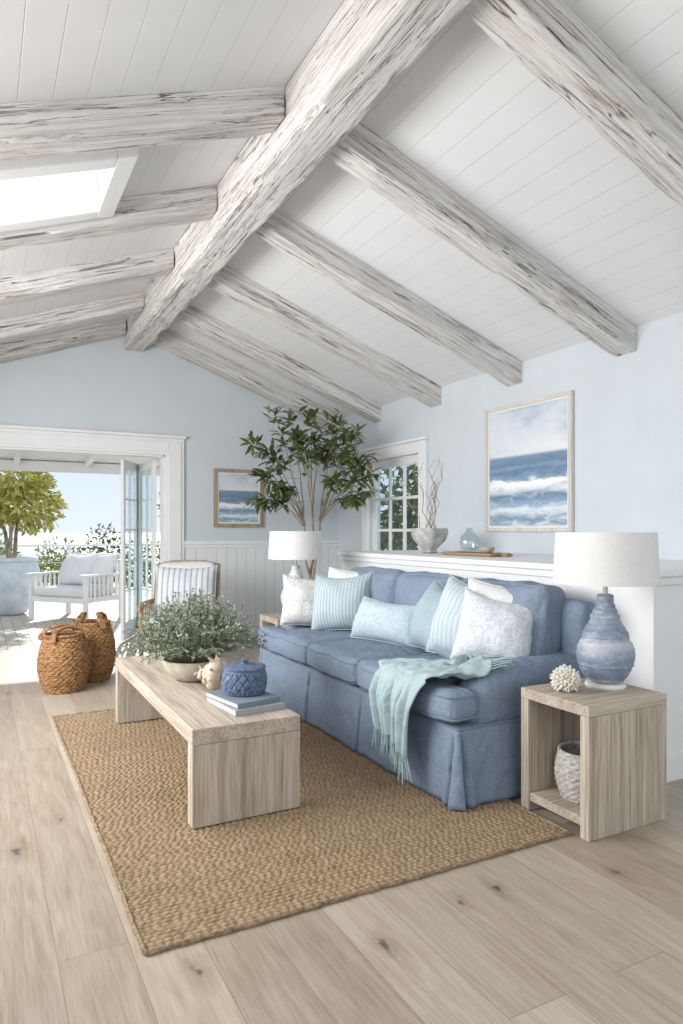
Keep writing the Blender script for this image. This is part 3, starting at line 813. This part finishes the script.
pillow(.425, .44, .20, M['paisley'], (2.48, 2.955, PZ+.01), R(-44), R(24), 'white pillow with pale blue figured print beside the near arm', roll=R(10), slouch=.04)

# ------------------------------------------------------------------ throw blanket
tb = root('throw_blanket', 'seafoam fringed throw draped over the sofa seat and near arm', 'blanket', (1.97, 3.0, RGT+.05))
bx, by, bz = tb.location
def topz(x, y):
    seat = RGT+SC1+.030
    a = max(0, min(1, (x-2.10)/.10))
    arm = 0
    d = y-2.77
    t_ = max(0, (2.50-x)/.34); dip = .075*min(1, t_)**2
    if abs(d) < .13: arm = RGT+.540-dip+math.sqrt(max(0, .125**2-d*d*.9))
    elif d <= -.13: arm = RGT+.540-dip-(-.13-d)*3
    s2 = seat if y > 2.64 else seat-(2.64-y)*3
    v = max(s2, arm)
    if 0 <= d-.11 < .12 and x > 2.1: v = max(v, seat+.045*(1-(d-.11)/.12)**2)
    return s2*(1-a)+v*a
rows, cols = 74, 64
g = []; L1, L2 = .40, .40
for i in range(rows+1):
    s = (L1+L2)*i/rows; row = []
    for j in range(cols+1):
        w = j/cols
        y = 2.79+.42*w
        fold = .030*sin(w*17+.6)+.016*sin(w*36+s*4)
        if s < L1:
            zt = RGT+.59; z = zt-(L1-s)*(1-.25*w+.05*sin(w*9))
            k = min(1, (L1-s)/.15)
            x = 1.941-.012-abs(fold)*k*.9-.022*k-.01*(w)
            y2 = y+(.5-w)*.16*(L1-s)/L1
            if s > L1-.06:
                q = (s-(L1-.06))/.06; x += .03*q*q
            row.append((x, y2+.015*sin(s*9), z))
        else:
            t_ = s-L1; kk = min(1, t_/.1)
            x = 1.945+t_*(.84+.12*w)+.016*sin(w*11)
            yy = y-.30*t_-.22*t_*w+.06*(w-.5)*sin(t_*9)
            zz = topz(x, yy)+.012+(.020+.014*kk)*abs(sin(w*14+t_*9))+.016*noise.noise(Vector((w*9, t_*16, 3)))
            row.append((x, yy, zz))
    g.append(row)
gl = [[(p[0]-bx, p[1]-by, p[2]-bz) for p in r_] for r_ in g]
MB().sheet(gl).build('cloth', M['throw'], tb, ang=80, solid=.007)
for row, prev in ((gl[0], gl[2]), (gl[-1], gl[-3])):
    fr = MB()
    for j in range(0, cols+1):
        p = Vector(row[j]); d = (p-Vector(prev[j])).normalized()
        if row is gl[0]: d = Vector((U(-.1, .1), U(-.18, .18), -1)); LL = U(.08, .12)
        else: d = (d+Vector((0, -.6, -.35))).normalized(); LL = U(.08, .12)
        e = p+d*LL+Vector((U(-.010, .010), U(-.014, .014), 0))
        fr.tube([p, (p+e)/2+Vector((U(-.005, .005), U(-.005, .005), .004)), e], [.003, .004, .003], 5)
    fr.build('fringe', M['throw'], tb)

# ------------------------------------------------------------------ things on the coffee table
pl = root('potted_plant', 'bushy sage green plant in a cream bowl on the coffee table', 'plant', (1.13, 4.02, TT))
MB().lathe([(0, 0), (.085, 0), (.12, .015), (.165, .06), (.182, .10), (.185, .125), (.176, .127), (.168, .105), (.0, .10)], 40).build('bowl', M['stonebowl'], pl)
MB().lathe([(0, .10), (.167, .10), (.12, .118), (0, .125)], 24, caps=False).build('soil', M['soil'], pl)
st = MB(); lf = MB()
for i in range(440):
    a = U(0, 2*PI); el = math.acos(U(.04, 1)**.8) if i > 90 else U(0, .6)
    L = U(.24, .36)
    dv = Vector((cos(a)*sin(el)*.95, sin(a)*sin(el)*.95, cos(el)*1.08+.18))
    p0 = Vector((cos(a)*.09*sin(el)*1.3, sin(a)*.09*sin(el)*1.3, .10))
    pts_ = []
    for k in range(7):
        f = k/6
        pts_.append(p0+dv*L*f+Vector((0, 0, .10*f*(1-f)*sin(el)*2-.03*f*f*sin(el)))+Vector((U(-1, 1), U(-1, 1), U(-1, 1)))*.010*f)
    for q in pts_: q.z = max(q.z, .04 if q.xy.length > .2 else .1)
    st.tube(pts_, [.0020-.00022*k for k in range(7)], 4)
    for k in range(28):
        f = U(.25, 1.0); ii = min(5, int(f*6)); q = pts_[ii].lerp(pts_[ii+1], f*6-ii)
        d = dv.normalized()*.5+Vector((U(-1, 1), U(-1, 1), U(-.6, 1)))*.8
        lf.leaf(q, d, U(.014, .025), U(.008, .013))
st.build('stems', M['stemgrn'], pl); lf.build('foliage', M['sage'], pl, smooth=False, recalc=False)

def book(loc, rz, w, d, h, cov, label):
    t = root('book', label, 'book', loc, rz, 'books on the coffee table')
    MB().box(-w/2, w/2, -d/2, d/2, 0, .003).box(-w/2, w/2, -d/2, d/2, h-.003, h).box(-w/2, -w/2+.004, -d/2, d/2, .003, h-.003).build('cover', cov, t, smooth=False, bevel=.001)
    MB().box(-w/2+.004, w/2-.006, -d/2+.006, d/2-.006, .003, h-.003).build('pages', M['paper'], t, smooth=False)
book((1.19, 3.30, TT), R(96), .36, .27, .03, M['cover2'], 'pale grey book at the bottom of the pair on the table')
book((1.18, 3.31, TT+.03), R(101), .33, .245, .026, M['cover1'], 'grey blue book directly under the round blue jar')
JZ = TT+.056
jr = root('lidded_jar', 'wide squat blue carved ceramic jar with lid standing on the books', 'jar', (1.20, 3.33, JZ))
pr = [(0, 0), (.094, 0)]
for i in range(48):
    f = i/47; z = .004+.118*f
    pr.append((.094+.022*(sin(PI*(.06+.86*f))**.6), z))
pr += [(.105, .124), (.105, .129), (0, .129)]
def jf(r, z, a, i):
    if not 4 < i < 46: return r
    u1 = abs(sin(a*8+z*50)); u2 = abs(sin(a*8-z*50))
    return r-.008*max(0, 1-min(u1, u2)*2.6)
MB().lathe(pr, 180, fn=jf).build('body', M['bluejar'], jr, ang=70)
def lf_(r, z, a, i): return r*(1+.02*sin(a*18)) if .03 < r < .1 else r
MB().lathe([(.0, .129), (.109, .129), (.111, .135), (.106, .139), (.08, .142), (.055, .145), (.024, .147), (.016, .150), (.014, .156), (.021, .162), (.022, .168), (.014, .173), (0, .174)], 72, fn=lf_).build('lid', M['bluejar'], jr)
shl = MB(); pts_ = []; rad = []
for i in range(70):
    f = i/69; a = f*2*PI*3.6; rr_ = .055*(1-f)**1.1+.003
    pts_.append((rr_*cos(a), .14*f-.06, rr_*sin(a)+.052)); rad.append((.042*(1-f)**1.05+.003)*(1+.16*sin(a*3.0)+.05*sin(i*1.9)))
shl.tube(pts_, rad, 14)
for i in range(0, 54, 2):
    p = Vector(pts_[i]); c_ = Vector((0, p.y, .052)); d = (p-c_).normalized()+Vector((0, U(-.5, .5), U(-.2, .4)))
    d.normalize()
    if d.z > -.4: shl.tube([p+d*rad[i]*.7, p+d*(rad[i]+U(.012, .030))], [.009, .002], 6)
o = shl.build('seashell', M['shell'], ang=60); o.rotation_euler = (0, 0, R(60))
zmin = min(v[2] for v in shl.v); o.location = (1.12, 3.70, TT-zmin+.001)
tag(o, 'rough sandy spiky seashell between the plant bowl and the books', 'shell')

# ------------------------------------------------------------------ things on the side table
co = MB(); rad0 = .048
co.lathe([(0.001, .008)]+[(rad0*sin(PI*k/14), .056-rad0*cos(PI*k/14)) for k in range(1, 14)]+[(0.001, .104)], 24)
for i in range(190):
    z = 1-2*(i+.5)/190; a = i*2.39996+U(-.12, .12); q = math.sqrt(1-z*z); d = Vector((q*cos(a), q*sin(a), z))
    if z < -.75: continue
    c_ = Vector((0, 0, .056)); ln = U(.012, .026)
    d2 = (d+Vector((U(-.2, .2), U(-.2, .2), U(-.2, .2)))).normalized()
    co.tube([c_+d*rad0*.9, c_+d*rad0+d2*ln*.6, c_+d*rad0+d2*ln], [.006, U(.006, .0085), .004], 6)
zmin = min(v[2] for v in co.v)
o = co.build('coral_ball', M['coral'], ang=60); o.location = (2.45, 2.36, SH-zmin+.0005)
tag(o, 'knobbly white coral ball beside the blue lamp base', 'coral')
def weave_basket(mb, prof_fn, H, n=96, rows=26, amp=.006, strands=24, z0=0):
    pr = []
    for i in range(rows*3+1):
        f = i/(rows*3); pr.append((prof_fn(f), z0+H*f))
    def fn(r, z, a, i):
        rw = i//3; b = [0, .9, .9][i % 3]
        return r+amp*(b*.6+.8*sin(a*strands+PI*(rw % 2))*(.4+.6*b))
    inner = [(max(.01, r-.016), z) for (r, z) in pr[::-1]]
    mb.lathe(pr, n, fn=fn, caps=False); mb.lathe(inner, n, caps=False)
    mb.lathe([(pr[0][0], z0+.002), (.001, z0+.002)], n, caps=False)
    mb.lathe([(pr[0][0]-.016, z0+.014), (.001, z0+.014)], n, caps=False)
gb = root('woven_basket', 'small greywashed woven basket on the shelf under the blue lamp', 'basket', (2.53, 2.312, .09))
m = MB(); weave_basket(m, lambda f: .098+.040*sin(PI*(.1+.72*f)), .215, 96, 16, .004, 20); m.build('body', M['wicker_grey'], gb)
rp = .098+.040*sin(PI*.82)
MB().tube([(rp*cos(2*PI*k/32), rp*sin(2*PI*k/32), .217) for k in range(32)], .009, 8, True).build('rim', M['wicker_grey'], gb)

# ------------------------------------------------------------------ wicker baskets by the door
def big_basket(loc, rz, label, sc=1.0):
    t = root('wicker_basket', label, 'basket', loc, rz, 'wicker baskets by the door')
    H = .46*sc
    pf = lambda f: .135+.068*sin(PI*(.08+.84*f))
    m = MB(); weave_basket(m, pf, H, 140, 24, .007, 26); m.build('body', M['wicker'], t)
    rp = pf(1)
    rim = MB()
    for q in range(3):
        rim.tube([((rp+.004*cos(q*2.1+k*.9))*cos(2*PI*k/48), (rp+.006*sin(q*2.1+k*.9))*sin(2*PI*k/48), H+.006+.008*sin(q*2.1+k*.9)) for k in range(48)], .011, 6, True)
    rim.build('rim', M['wicker'], t)
    for sgn in (-1, 1):
        hb = MB()
        for q in range(4):
            pts_ = []
            for k in range(21):
                a = PI*k/20
                pts_.append((rp*.98*cos(a)*(.94+.03*q), sgn*(rp*.45+.05*(1-sin(a)))+.010*(q-1.5)+.005*sin(k*1.3+q*2), H-.03+(.11*sc)*sin(a)**.7+.005*cos(k*1.3+q*2)))
            hb.tube(pts_, .010, 6)
        hb.build('handle', M['wicker'], t)
    return t
big_basket((.625, 6.18, 0), R(20), 'honey wicker basket with hoop handles, the front one of two', 1.0)
big_basket((.89, 6.51, 0), R(75), 'honey wicker basket standing behind the other, nearer the armchair', 1.1)

# ------------------------------------------------------------------ armchair by the far wall
ac = root('armchair', 'washed wood spindle armchair with white cushions by the doorway', 'chair', (1.84, 7.0, 0), R(-24))
for sx in (-1, 1):
    MB().tube([(sx*.34, -.34, 0), (sx*.34, -.33, .3), (sx*.345, -.32, .58)], [.018, .024, .022], 10).build('leg', M['chairwood'], ac)
    MB().tube([(sx*.33, .36, 0), (sx*.33, .30, .3), (sx*.33, .33, .62), (sx*.33, .45, .98)], [.018, .024, .024, .018], 10).build('leg', M['chairwood'], ac)
    MB().tube([(sx*.35, -.40, .575), (sx*.355, -.25, .605), (sx*.35, .1, .60), (sx*.335, .36, .60)], [.022, .028, .026, .02], 10).build('armrest', M['chairwood'], ac)
    sp = MB()
    for k in range(6):
        y = -.22+.09*k; sp.tube([(sx*.335, y, .33), (sx*.345, y, .595)], .009, 8)
    sp.tube([(sx*.335, -.33, .33), (sx*.33, .31, .33)], .018, 8); sp.build('arm_spindles', M['chairwood'], ac)
MB().box(-.33, .33, -.33, -.29, .29, .35).box(-.33, .33, .28, .32, .29, .35).box(-.33, .33, -.29, .28, .30, .32).build('seat_frame', M['chairwood'], ac, smooth=False, bevel=.006)
bk = MB().tube([(-.33, .45, .96), (-.17, .465, .995), (.17, .465, .995), (.33, .45, .96)], .024, 10)
for k in range(9):
    x = -.27+.0675*k; bk.tube([(x, .305, .34), (x, .35, .66), (x, .455, .98)], .009, 8)
bk.build('back_spindles', M['chairwood'], ac)
MB().rbox(-.31, .31, -.34, .27, .352, .47, .05, (0, 0, .025), 12).build('seat_cushion', M['white_linen'], ac)
Mb = Matrix.Translation((0, .25, .48)) @ Matrix.Rotation(R(-17), 4, 'X')
MB().rbox(-.30, .30, -.08, .05, 0, .53, .06, (0, .03, .01), 12, Mx=Mb, fn=crease(3, .012)).build('back_cushion', M['white_linen'], ac)
rotm = Matrix.Rotation(R(-24), 4, 'Z')
p = Vector((1.84, 7.0, 0))+rotm @ Vector((.03, .02, .5))
pillow(.64, .50, .21, M['ticking'], p, R(-22), R(18), 'grey blue striped pillow on the wooden armchair', group='armchair pillows', slouch=.02)

# ------------------------------------------------------------------ ficus tree
TX, TY = 3.42, 7.22
tr = root('ficus_tree', 'tall dark green leafy indoor tree in the far corner', 'tree', (TX, TY, 0))
MB().lathe([(0, 0), (.17, 0), (.18, .02), (.23, .36), (.245, .40), (.225, .40), (.21, .36), (0, .355)], 40).build('pot', M['greybowl'], tr)
MB().lathe([(.0, .356), (.205, .356), (.1, .375), (0, .38)], 24, caps=False).build('soil', M['soil'], tr)
rv = Vector((.884, -.468, 0)); dvw = Vector((.468, .884, 0)); K = .01185
tips = [(252, 438), (276, 416), (312, 408), (338, 416), (358, 434), (370, 478), (356, 502), (262, 474), (256, 500), (298, 430), (330, 446), (282, 488), (350, 456), (268, 450), (370, 458), (292, 412), (274, 502), (322, 428), (340, 482), (372, 494), (306, 450), (344, 436)]
tk = MB(); fl = MB()
fork = [Vector((-.08, .02, 1.40)), Vector((.10, .0, 1.46)), Vector((.02, -.05, 1.5))]
for q, f in enumerate(fork):
    pts_ = []
    for k in range(12):
        u_ = k/11; pts_.append(Vector((.03*cos(q*2.1), .03*sin(q*2.1), .36)).lerp(f, u_)+Vector((.04*sin(u_*7+q*2), .04*cos(u_*6+q*2)*u_, 0)))
    fork[q] = pts_[-1]
    tk.tube(pts_, [.021-.001*k for k in range(12)], 8)
for (px, py) in tips:
    dd = U(-.42, -.1) if px > 335 else U(-.3, .2)
    tip = rv*((px-312)*K)+dvw*dd+Vector((0, 0, 1.35+(530-py)*K))
    f = fork[0] if px < 295 else fork[1] if px > 325 else fork[2]
    pts_ = []
    for k in range(9):
        u_ = k/8; q = f.lerp(tip, u_); q.z += .12*sin(PI*u_); q += Vector((U(-1, 1), U(-1, 1), U(-1, 1)))*.015
        pts_.append(q)
    tk.tube(pts_, [.0085-.00085*k for k in range(9)], 6)
    for k in range(50):
        u_ = U(.60, 1.03); q = pts_[min(8, int(u_*8))]+Vector((U(-1, 1), U(-1, 1), U(-.6, .5)))*.055
        out = (q-pts_[3]).normalized()*.6+Vector((U(-1, 1), U(-1, 1), U(-.9, .3)))
        out.normalize(); L = U(.11, .18)
        e = q+out*L
        if max(e.x, q.x)+TX > 4.24 or max(e.y, q.y)+TY > 8.15 or max(e.z, q.z) > 2.90-.362*max(0, e.x): continue
        fl.broadleaf(q, out, L, L*.34, up=(U(-.4, .4), U(-.4, .4), 1))
tk.build('trunk', M['bark'], tr); fl.build('foliage', M['ficus'], tr, smooth=False, recalc=False)

# ------------------------------------------------------------------ pictures
def picture(w, h, loc, rz, fm, cm, label, fw=.04):
    t = root('framed_picture', label, 'picture', loc, rz)
    f = MB()
    for (x0, x1, z0, z1) in ((-w/2, w/2, 0, fw), (-w/2, w/2, h-fw, h), (-w/2, -w/2+fw, fw, h-fw), (w/2-fw, w/2, fw, h-fw)):
        f.box(x0, x1, -.035, 0, z0, z1)
    f.build('frame', fm, t, smooth=False, bevel=.005)
    a = fw; b = fw+.018
    l = MB()
    for (x0, x1, z0, z1) in ((-w/2+a, w/2-a, a, b), (-w/2+a, w/2-a, h-b, h-a), (-w/2+a, -w/2+b, b, h-b), (w/2-b, w/2-a, b, h-b)):
        l.box(x0, x1, -.024, -.002, z0, z1)
    l.build('liner', M['liner'], t, smooth=False)
    MB().box(-w/2+b, w/2-b, -.016, -.002, b, h-b).build('canvas', cm, t, smooth=False)
picture(1.08, 1.16, (RX-.002, 4.585, 1.335), R(-90), M['frame'], M['sea1'], 'large pale framed seascape painting on the right wall above the ledge', .035)
picture(.65, .73, (2.89, FY-.002, 1.385), 0, M['frame2'], M['sea2'], 'small brown framed seascape on the far wall beside the doorway', .045)

# ------------------------------------------------------------------ things on the ledge
bw = root('stone_bowl', 'grey stone bowl on the ledge holding tall bare twigs', 'bowl', (3.6, 5.09, HZ))
def bf(r, z, a, i): return r*(1+.05*sin(a*2+.4)+.03*sin(a*5))
MB().lathe([(0, 0), (.06, 0), (.075, .012), (.06, .03), (.09, .06), (.15, .12), (.172, .18), (.165, .225), (.15, .222), (.155, .18), (.13, .12), (0, .07)], 40, fn=bf).build('bowl', M['greybowl'], bw)
tw = MB()
for k in range(7):
    a = U(-1, 1)*.25; b_ = U(-.25, .25); L = U(.45, .76)
    pts_ = [Vector((.03*cos(k), .03*sin(k), .10))]
    for q in range(1, 9):
        f = q/8; pts_.append(Vector((.03*cos(k)+a*f*1.1+.02*sin(q*1.7+k), .03*sin(k)+b_*f*1.2+.02*cos(q*1.9+k), .10+L*f)))
    tw.tube(pts_, [.005-.00045*q for q in range(9)], 5)
    for q in (4, 6):
        tw.tube([pts_[q], pts_[q]+Vector((U(-.05, .05), U(-.05, .05), .08)), pts_[q]+Vector((U(-.08, .08), U(-.08, .08), .17))], [.003, .0025, .0015], 4)
tw.build('twigs', M['twig'], bw)
bd = root('serving_board', 'long brown wooden board lying on the white ledge', 'board', (3.58, 4.42, HZ), R(4))
MB().rbox(-.12, .12, -.30, .30, 0, .028, .012, n=8).build('board', M['board'], bd)
MB().tube([(0, -.30, .014), (0, -.37, .014)], [.016, .02], 10).build('handle', M['board'], bd)
cl = root('glass_vessel', 'clear rounded glass vessel standing on the wooden board', 'vase', (3.58, 4.50, HZ+.028))
MB().lathe([(0, 0), (.05, 0), (.075, .03), (.084, .08), (.07, .13), (.035, .165), (.026, .185), (.034, .20), (.03, .20), (.022, .185), (.031, .165), (.066, .13), (.08, .08), (.071, .03), (0, .006)], 32).build('body', M['glass2'], cl)
kb = MB().lathe([(0, 0), (.035, 0), (.06, .02), (.066, .045), (.06, .045), (.054, .022), (0, .008)], 28)
o = kb.build('small_dish', M['stonebowl']); o.location = (3.58, 4.28, HZ+.028); tag(o, 'small cream dish on the wooden board beside the glass', 'dish')

# ------------------------------------------------------------------ outdoors
pr_ = root('porch_roof', 'white painted porch roof over the deck outside the door', 'roof', (0, FY+.15, 0))
pm = MB(); zl = lambda y: 2.52-.11*y
def slab(mb, x0, x1, y0, y1, d0, d1):
    vs = []
    for d in (d0, d1):
        for (x, y) in ((x0, y0), (x1, y0), (x1, y1), (x0, y1)): vs.append((x, y, zl(y)+d))
    mb.add(vs, [(0, 3, 2, 1), (4, 5, 6, 7), (0, 1, 5, 4), (1, 2, 6, 5), (2, 3, 7, 6), (3, 0, 4, 7)])
PD = 1.95
slab(pm, -2.6, 4.2, 0, PD, .0, .06); pm.build('roof_panel', M['white'], pr_, smooth=False)
for k in range(8):
    b = MB(); x = -2.3+.9*k; slab(b, x, x+.07, 0, PD-.1, -.08, 0); b.build('joist', M['white'], pr_, smooth=False)
MB().box(-2.6, 4.2, PD-.1, PD, 2.16, 2.30).build('header_beam', M['white'], pr_, smooth=False)
for x in (-2.5, 3.6):
    MB().box(x, x+.1, PD-.1, PD, -.022, 2.16).build('post', M['white'], pr_, smooth=False, bevel=.006)

BY = R(-52); BL = Vector((1.32, 11.3, -.022))
be = root('outdoor_bench', 'white slatted outdoor settee on the sunny deck', 'bench', BL, BY)
for sx in (-1, 1):
    for y in (-.36, .38):
        MB().box(sx*.55-.03, sx*.55+.03, y-.03, y+.03, 0, .68 if y < 0 else .98).build('leg', M['white'], be, smooth=False, bevel=.005)
    a = MB().box(sx*.55-.045, sx*.55+.045, -.44, .38, .68, .71)
    for k in range(7): a.box(sx*.55-.012, sx*.55+.012, -.28+.09*k, -.25+.09*k, .36, .68)
    a.build('armrest', M['white'], be, smooth=False)
MB().box(-.52, .52, -.38, .38, .28, .36).build('seat_frame', M['white'], be, smooth=False)
b = MB().box(-.55, .55, .36, .41, .93, 1.0)
for k in range(10): b.box(-.47+.1*k, -.43+.1*k, .375, .40, .36, .93)
b.build('back_slats', M['white'], be, smooth=False)
MB().rbox(-.50, .50, -.38, .34, .36, .50, .05, (0, 0, .02), 10).build('seat_cushion', M['outcush'], be)
rb = Matrix.Rotation(BY, 4, 'Z')
for k, (x, y, mt, lb) in enumerate(((-.28, .10, 'outcush', 'white pillow at the far end of the outdoor settee'), (.02, -.04, 'outblue', 'palest blue pillow in the middle of the outdoor settee'), (.30, .08, 'outcush', 'white pillow at the near end of the outdoor settee'))):
    p = BL+rb @ Vector((x, y, .52))
    pillow(.56, .52, .24, M[mt], p, BY+R(14*(k-1)), R(22), lb, group='outdoor settee pillows')

def leafy(name, label, cat, loc, crown, nleaf, L, mat, trunk=None, pot=None, group=None):
    t = root(name, label, cat, loc, 0, group)
    z0 = 0
    if pot:
        MB().lathe(pot, 40).build('pot', M['planter'], t)
        z0 = pot[-2][1]
    if trunk:
        m = MB()
        for q in range(3):
            m.tube([(.05*cos(q*2.1), .05*sin(q*2.1), z0-.05), (.09*cos(q*2.1+.5), .09*sin(q*2.1+.5), (z0+trunk)/2), (.28*cos(q*2.1+1), .28*sin(q*2.1+1), trunk)], [.035, .028, .015], 7)
        m.build('trunk', M['bark'], t)
    f = MB()
    for i in range(nleaf):
        c = random.choice(crown)
        while True:
            v = Vector((U(-1, 1), U(-1, 1), U(-1, 1)))
            if .3 < v.length < 1: break
        p = Vector((c[0]+v.x*c[3], c[1]+v.y*c[3], c[2]+v.z*c[4]))
        p.z = max(p.z, .02)
        d = v.normalized()+Vector((U(-1, 1), U(-1, 1), U(-1, .5)))*.9
        f.leaf(p, d, L*U(.7, 1.3), L*.42*U(.8, 1.2))
    f.build('foliage', mat, t, smooth=False, recalc=False)
    return t
POT = [(0, 0), (.19, 0), (.24, .04), (.36, .28), (.44, .55), (.43, .74), (.38, .86), (.42, .88), (.42, .93), (.37, .93), (.35, .86), (0, .82)]
leafy('potted_tree', 'yellow green tree in a large pale blue planter on deck', 'tree', (.44, 12.3, -.022), [(0, 0, 1.98, .72, .46), (.28, .1, 1.75, .50, .40), (-.35, 0, 1.8, .55, .40), (.1, -.2, 2.22, .48, .3)], 1900, .15, M['yleaf'], 1.8, POT)
kinds = [('low rounded green shrub beyond the deck railing, leftmost', 1.7, 18.2, 1.15), ('tall green shrub beyond the railing behind the settee', 3.0, 19.6, 1.5), ('green shrub beyond the railing, second from the doors', 3.7, 17.9, 1.2), ('green shrub beyond the railing, nearest the folded doors', 5.2, 19.0, 1.5), ('bushy shrub beyond the railing behind the potted tree', .3, 19.8, 1.3)]
for i, (lb, x, y, hh) in enumerate(kinds):
    leafy('garden_shrub', lb, 'shrub', (x, y, -.6), [(0, 0, .6+hh*.45, .55, hh*.55), (.25, .1, .5+hh*.4, .45, hh*.4), (-.25, 0, .5+hh*.35, .45, hh*.35)], 1000, .15, M['gleaf'] if i % 2 == 0 else M['dleaf'], None, None, 'garden shrubs beyond the railing')
leafy('garden_tree', 'slim dark tree beyond the railing beside the folded doors', 'tree', (5.6, 21.5, -.6), [(0, 0, 2.6, .55, 1.2), (.1, 0, 1.6, .6, .8)], 1200, .2, M['dleaf'], 2.0)
leafy('garden_tree', 'tall leafy tree outside the right hand glazed door', 'tree', (7.2, 11.0, -.022), [(0, 0, 1.1, 1.3, 1.1), (0, .5, 1.9, 1.1, .9), (.2, -.8, 1.5, 1.0, 1.0)], 2600, .2, M['dleaf'], 1.2)
struct(MB().box(-40, 60, 17, 40, -1.2, -.6).build('garden_ground', M['gleaf'], smooth=False))
struct(MB().box(-3000, 3000, 40, 6000, -26, -25).build('sea', M['seawater'], smooth=False))
ra = root('deck_railing', 'white railing with thin rails along the deck edge', 'railing', (2, 16.6, -.022))
for k in range(8):
    x = -5+1.6*k; MB().box(x-.03, x+.03, -.03, .03, 0, 1.0).build('post', M['white'], ra, smooth=False)
MB().box(-5.1, 6.3, -.035, .035, 1.0, 1.05).build('handrail', M['white'], ra, smooth=False)
w_ = MB()
for k in range(5): w_.box(-5, 6.2, -.006, .006, .12+.17*k, .13+.17*k)
w_.build('rails', M['white'], ra, smooth=False)

# ------------------------------------------------------------------ light
wd = bpy.data.worlds.new('sky'); SC.world = wd; wd.use_nodes = True
nt = wd.node_tree; bg = nt.nodes['Background']
tc = nd(nt, 'ShaderNodeTexCoord'); s = sep(nt, tc.outputs['Generated'])
col = ramp(nt, s[2], [(0.0, (226, 235, 243)), (.10, (212, 228, 242)), (.30, (222, 233, 243)), (.5, (244, 246, 249)), (1, (240, 243, 247))])
nt.links.new(col, bg.inputs['Color']); bg.inputs['Strength'].default_value = 1.14
def lamp(name, kind, loc, energy, target=None, size=None, color=(1, 1, 1)):
    l = bpy.data.lights.new(name, kind); l.energy = energy; l.color = color
    if size: l.shape = 'RECTANGLE'; l.size, l.size_y = size
    o = bpy.data.objects.new(name, l); C.objects.link(o); o.location = loc
    if target: o.rotation_euler = (Vector(target)-Vector(loc)).to_track_quat('-Z', 'Y').to_euler()
    return o
su = lamp('sun', 'SUN', (10, 20, 20), 6.0, (10-.20, 20-.80, 20-.47), color=(1, .95, .87)); su.data.angle = R(1)
lamp('added_key_left', 'AREA', (-1.5, 4.2, 2.0), 212, (3, 4.0, .9), (3.2, 1.4), (1, .985, .965))  # added area key light on the open left side; no window stands here
lamp('added_fill_rear', 'AREA', (1.2, -1.6, 1.9), 36, (1.8, 4, 1.6), (4.0, 2.2), (1, .985, .965))  # added fill behind the camera to brighten the room, not a window

# ------------------------------------------------------------------ camera
cam = bpy.data.cameras.new('camera'); co_ = bpy.data.objects.new('camera', cam); C.objects.link(co_)
co_.location = (0, 0, 1.35); co_.rotation_euler = (R(90), 0, R(-27.9))
cam.lens = 24.0; cam.sensor_width = 36; cam.shift_y = 18/1024
cam.clip_end = 8000
SC.camera = co_
SC.view_settings.view_transform = 'Standard'
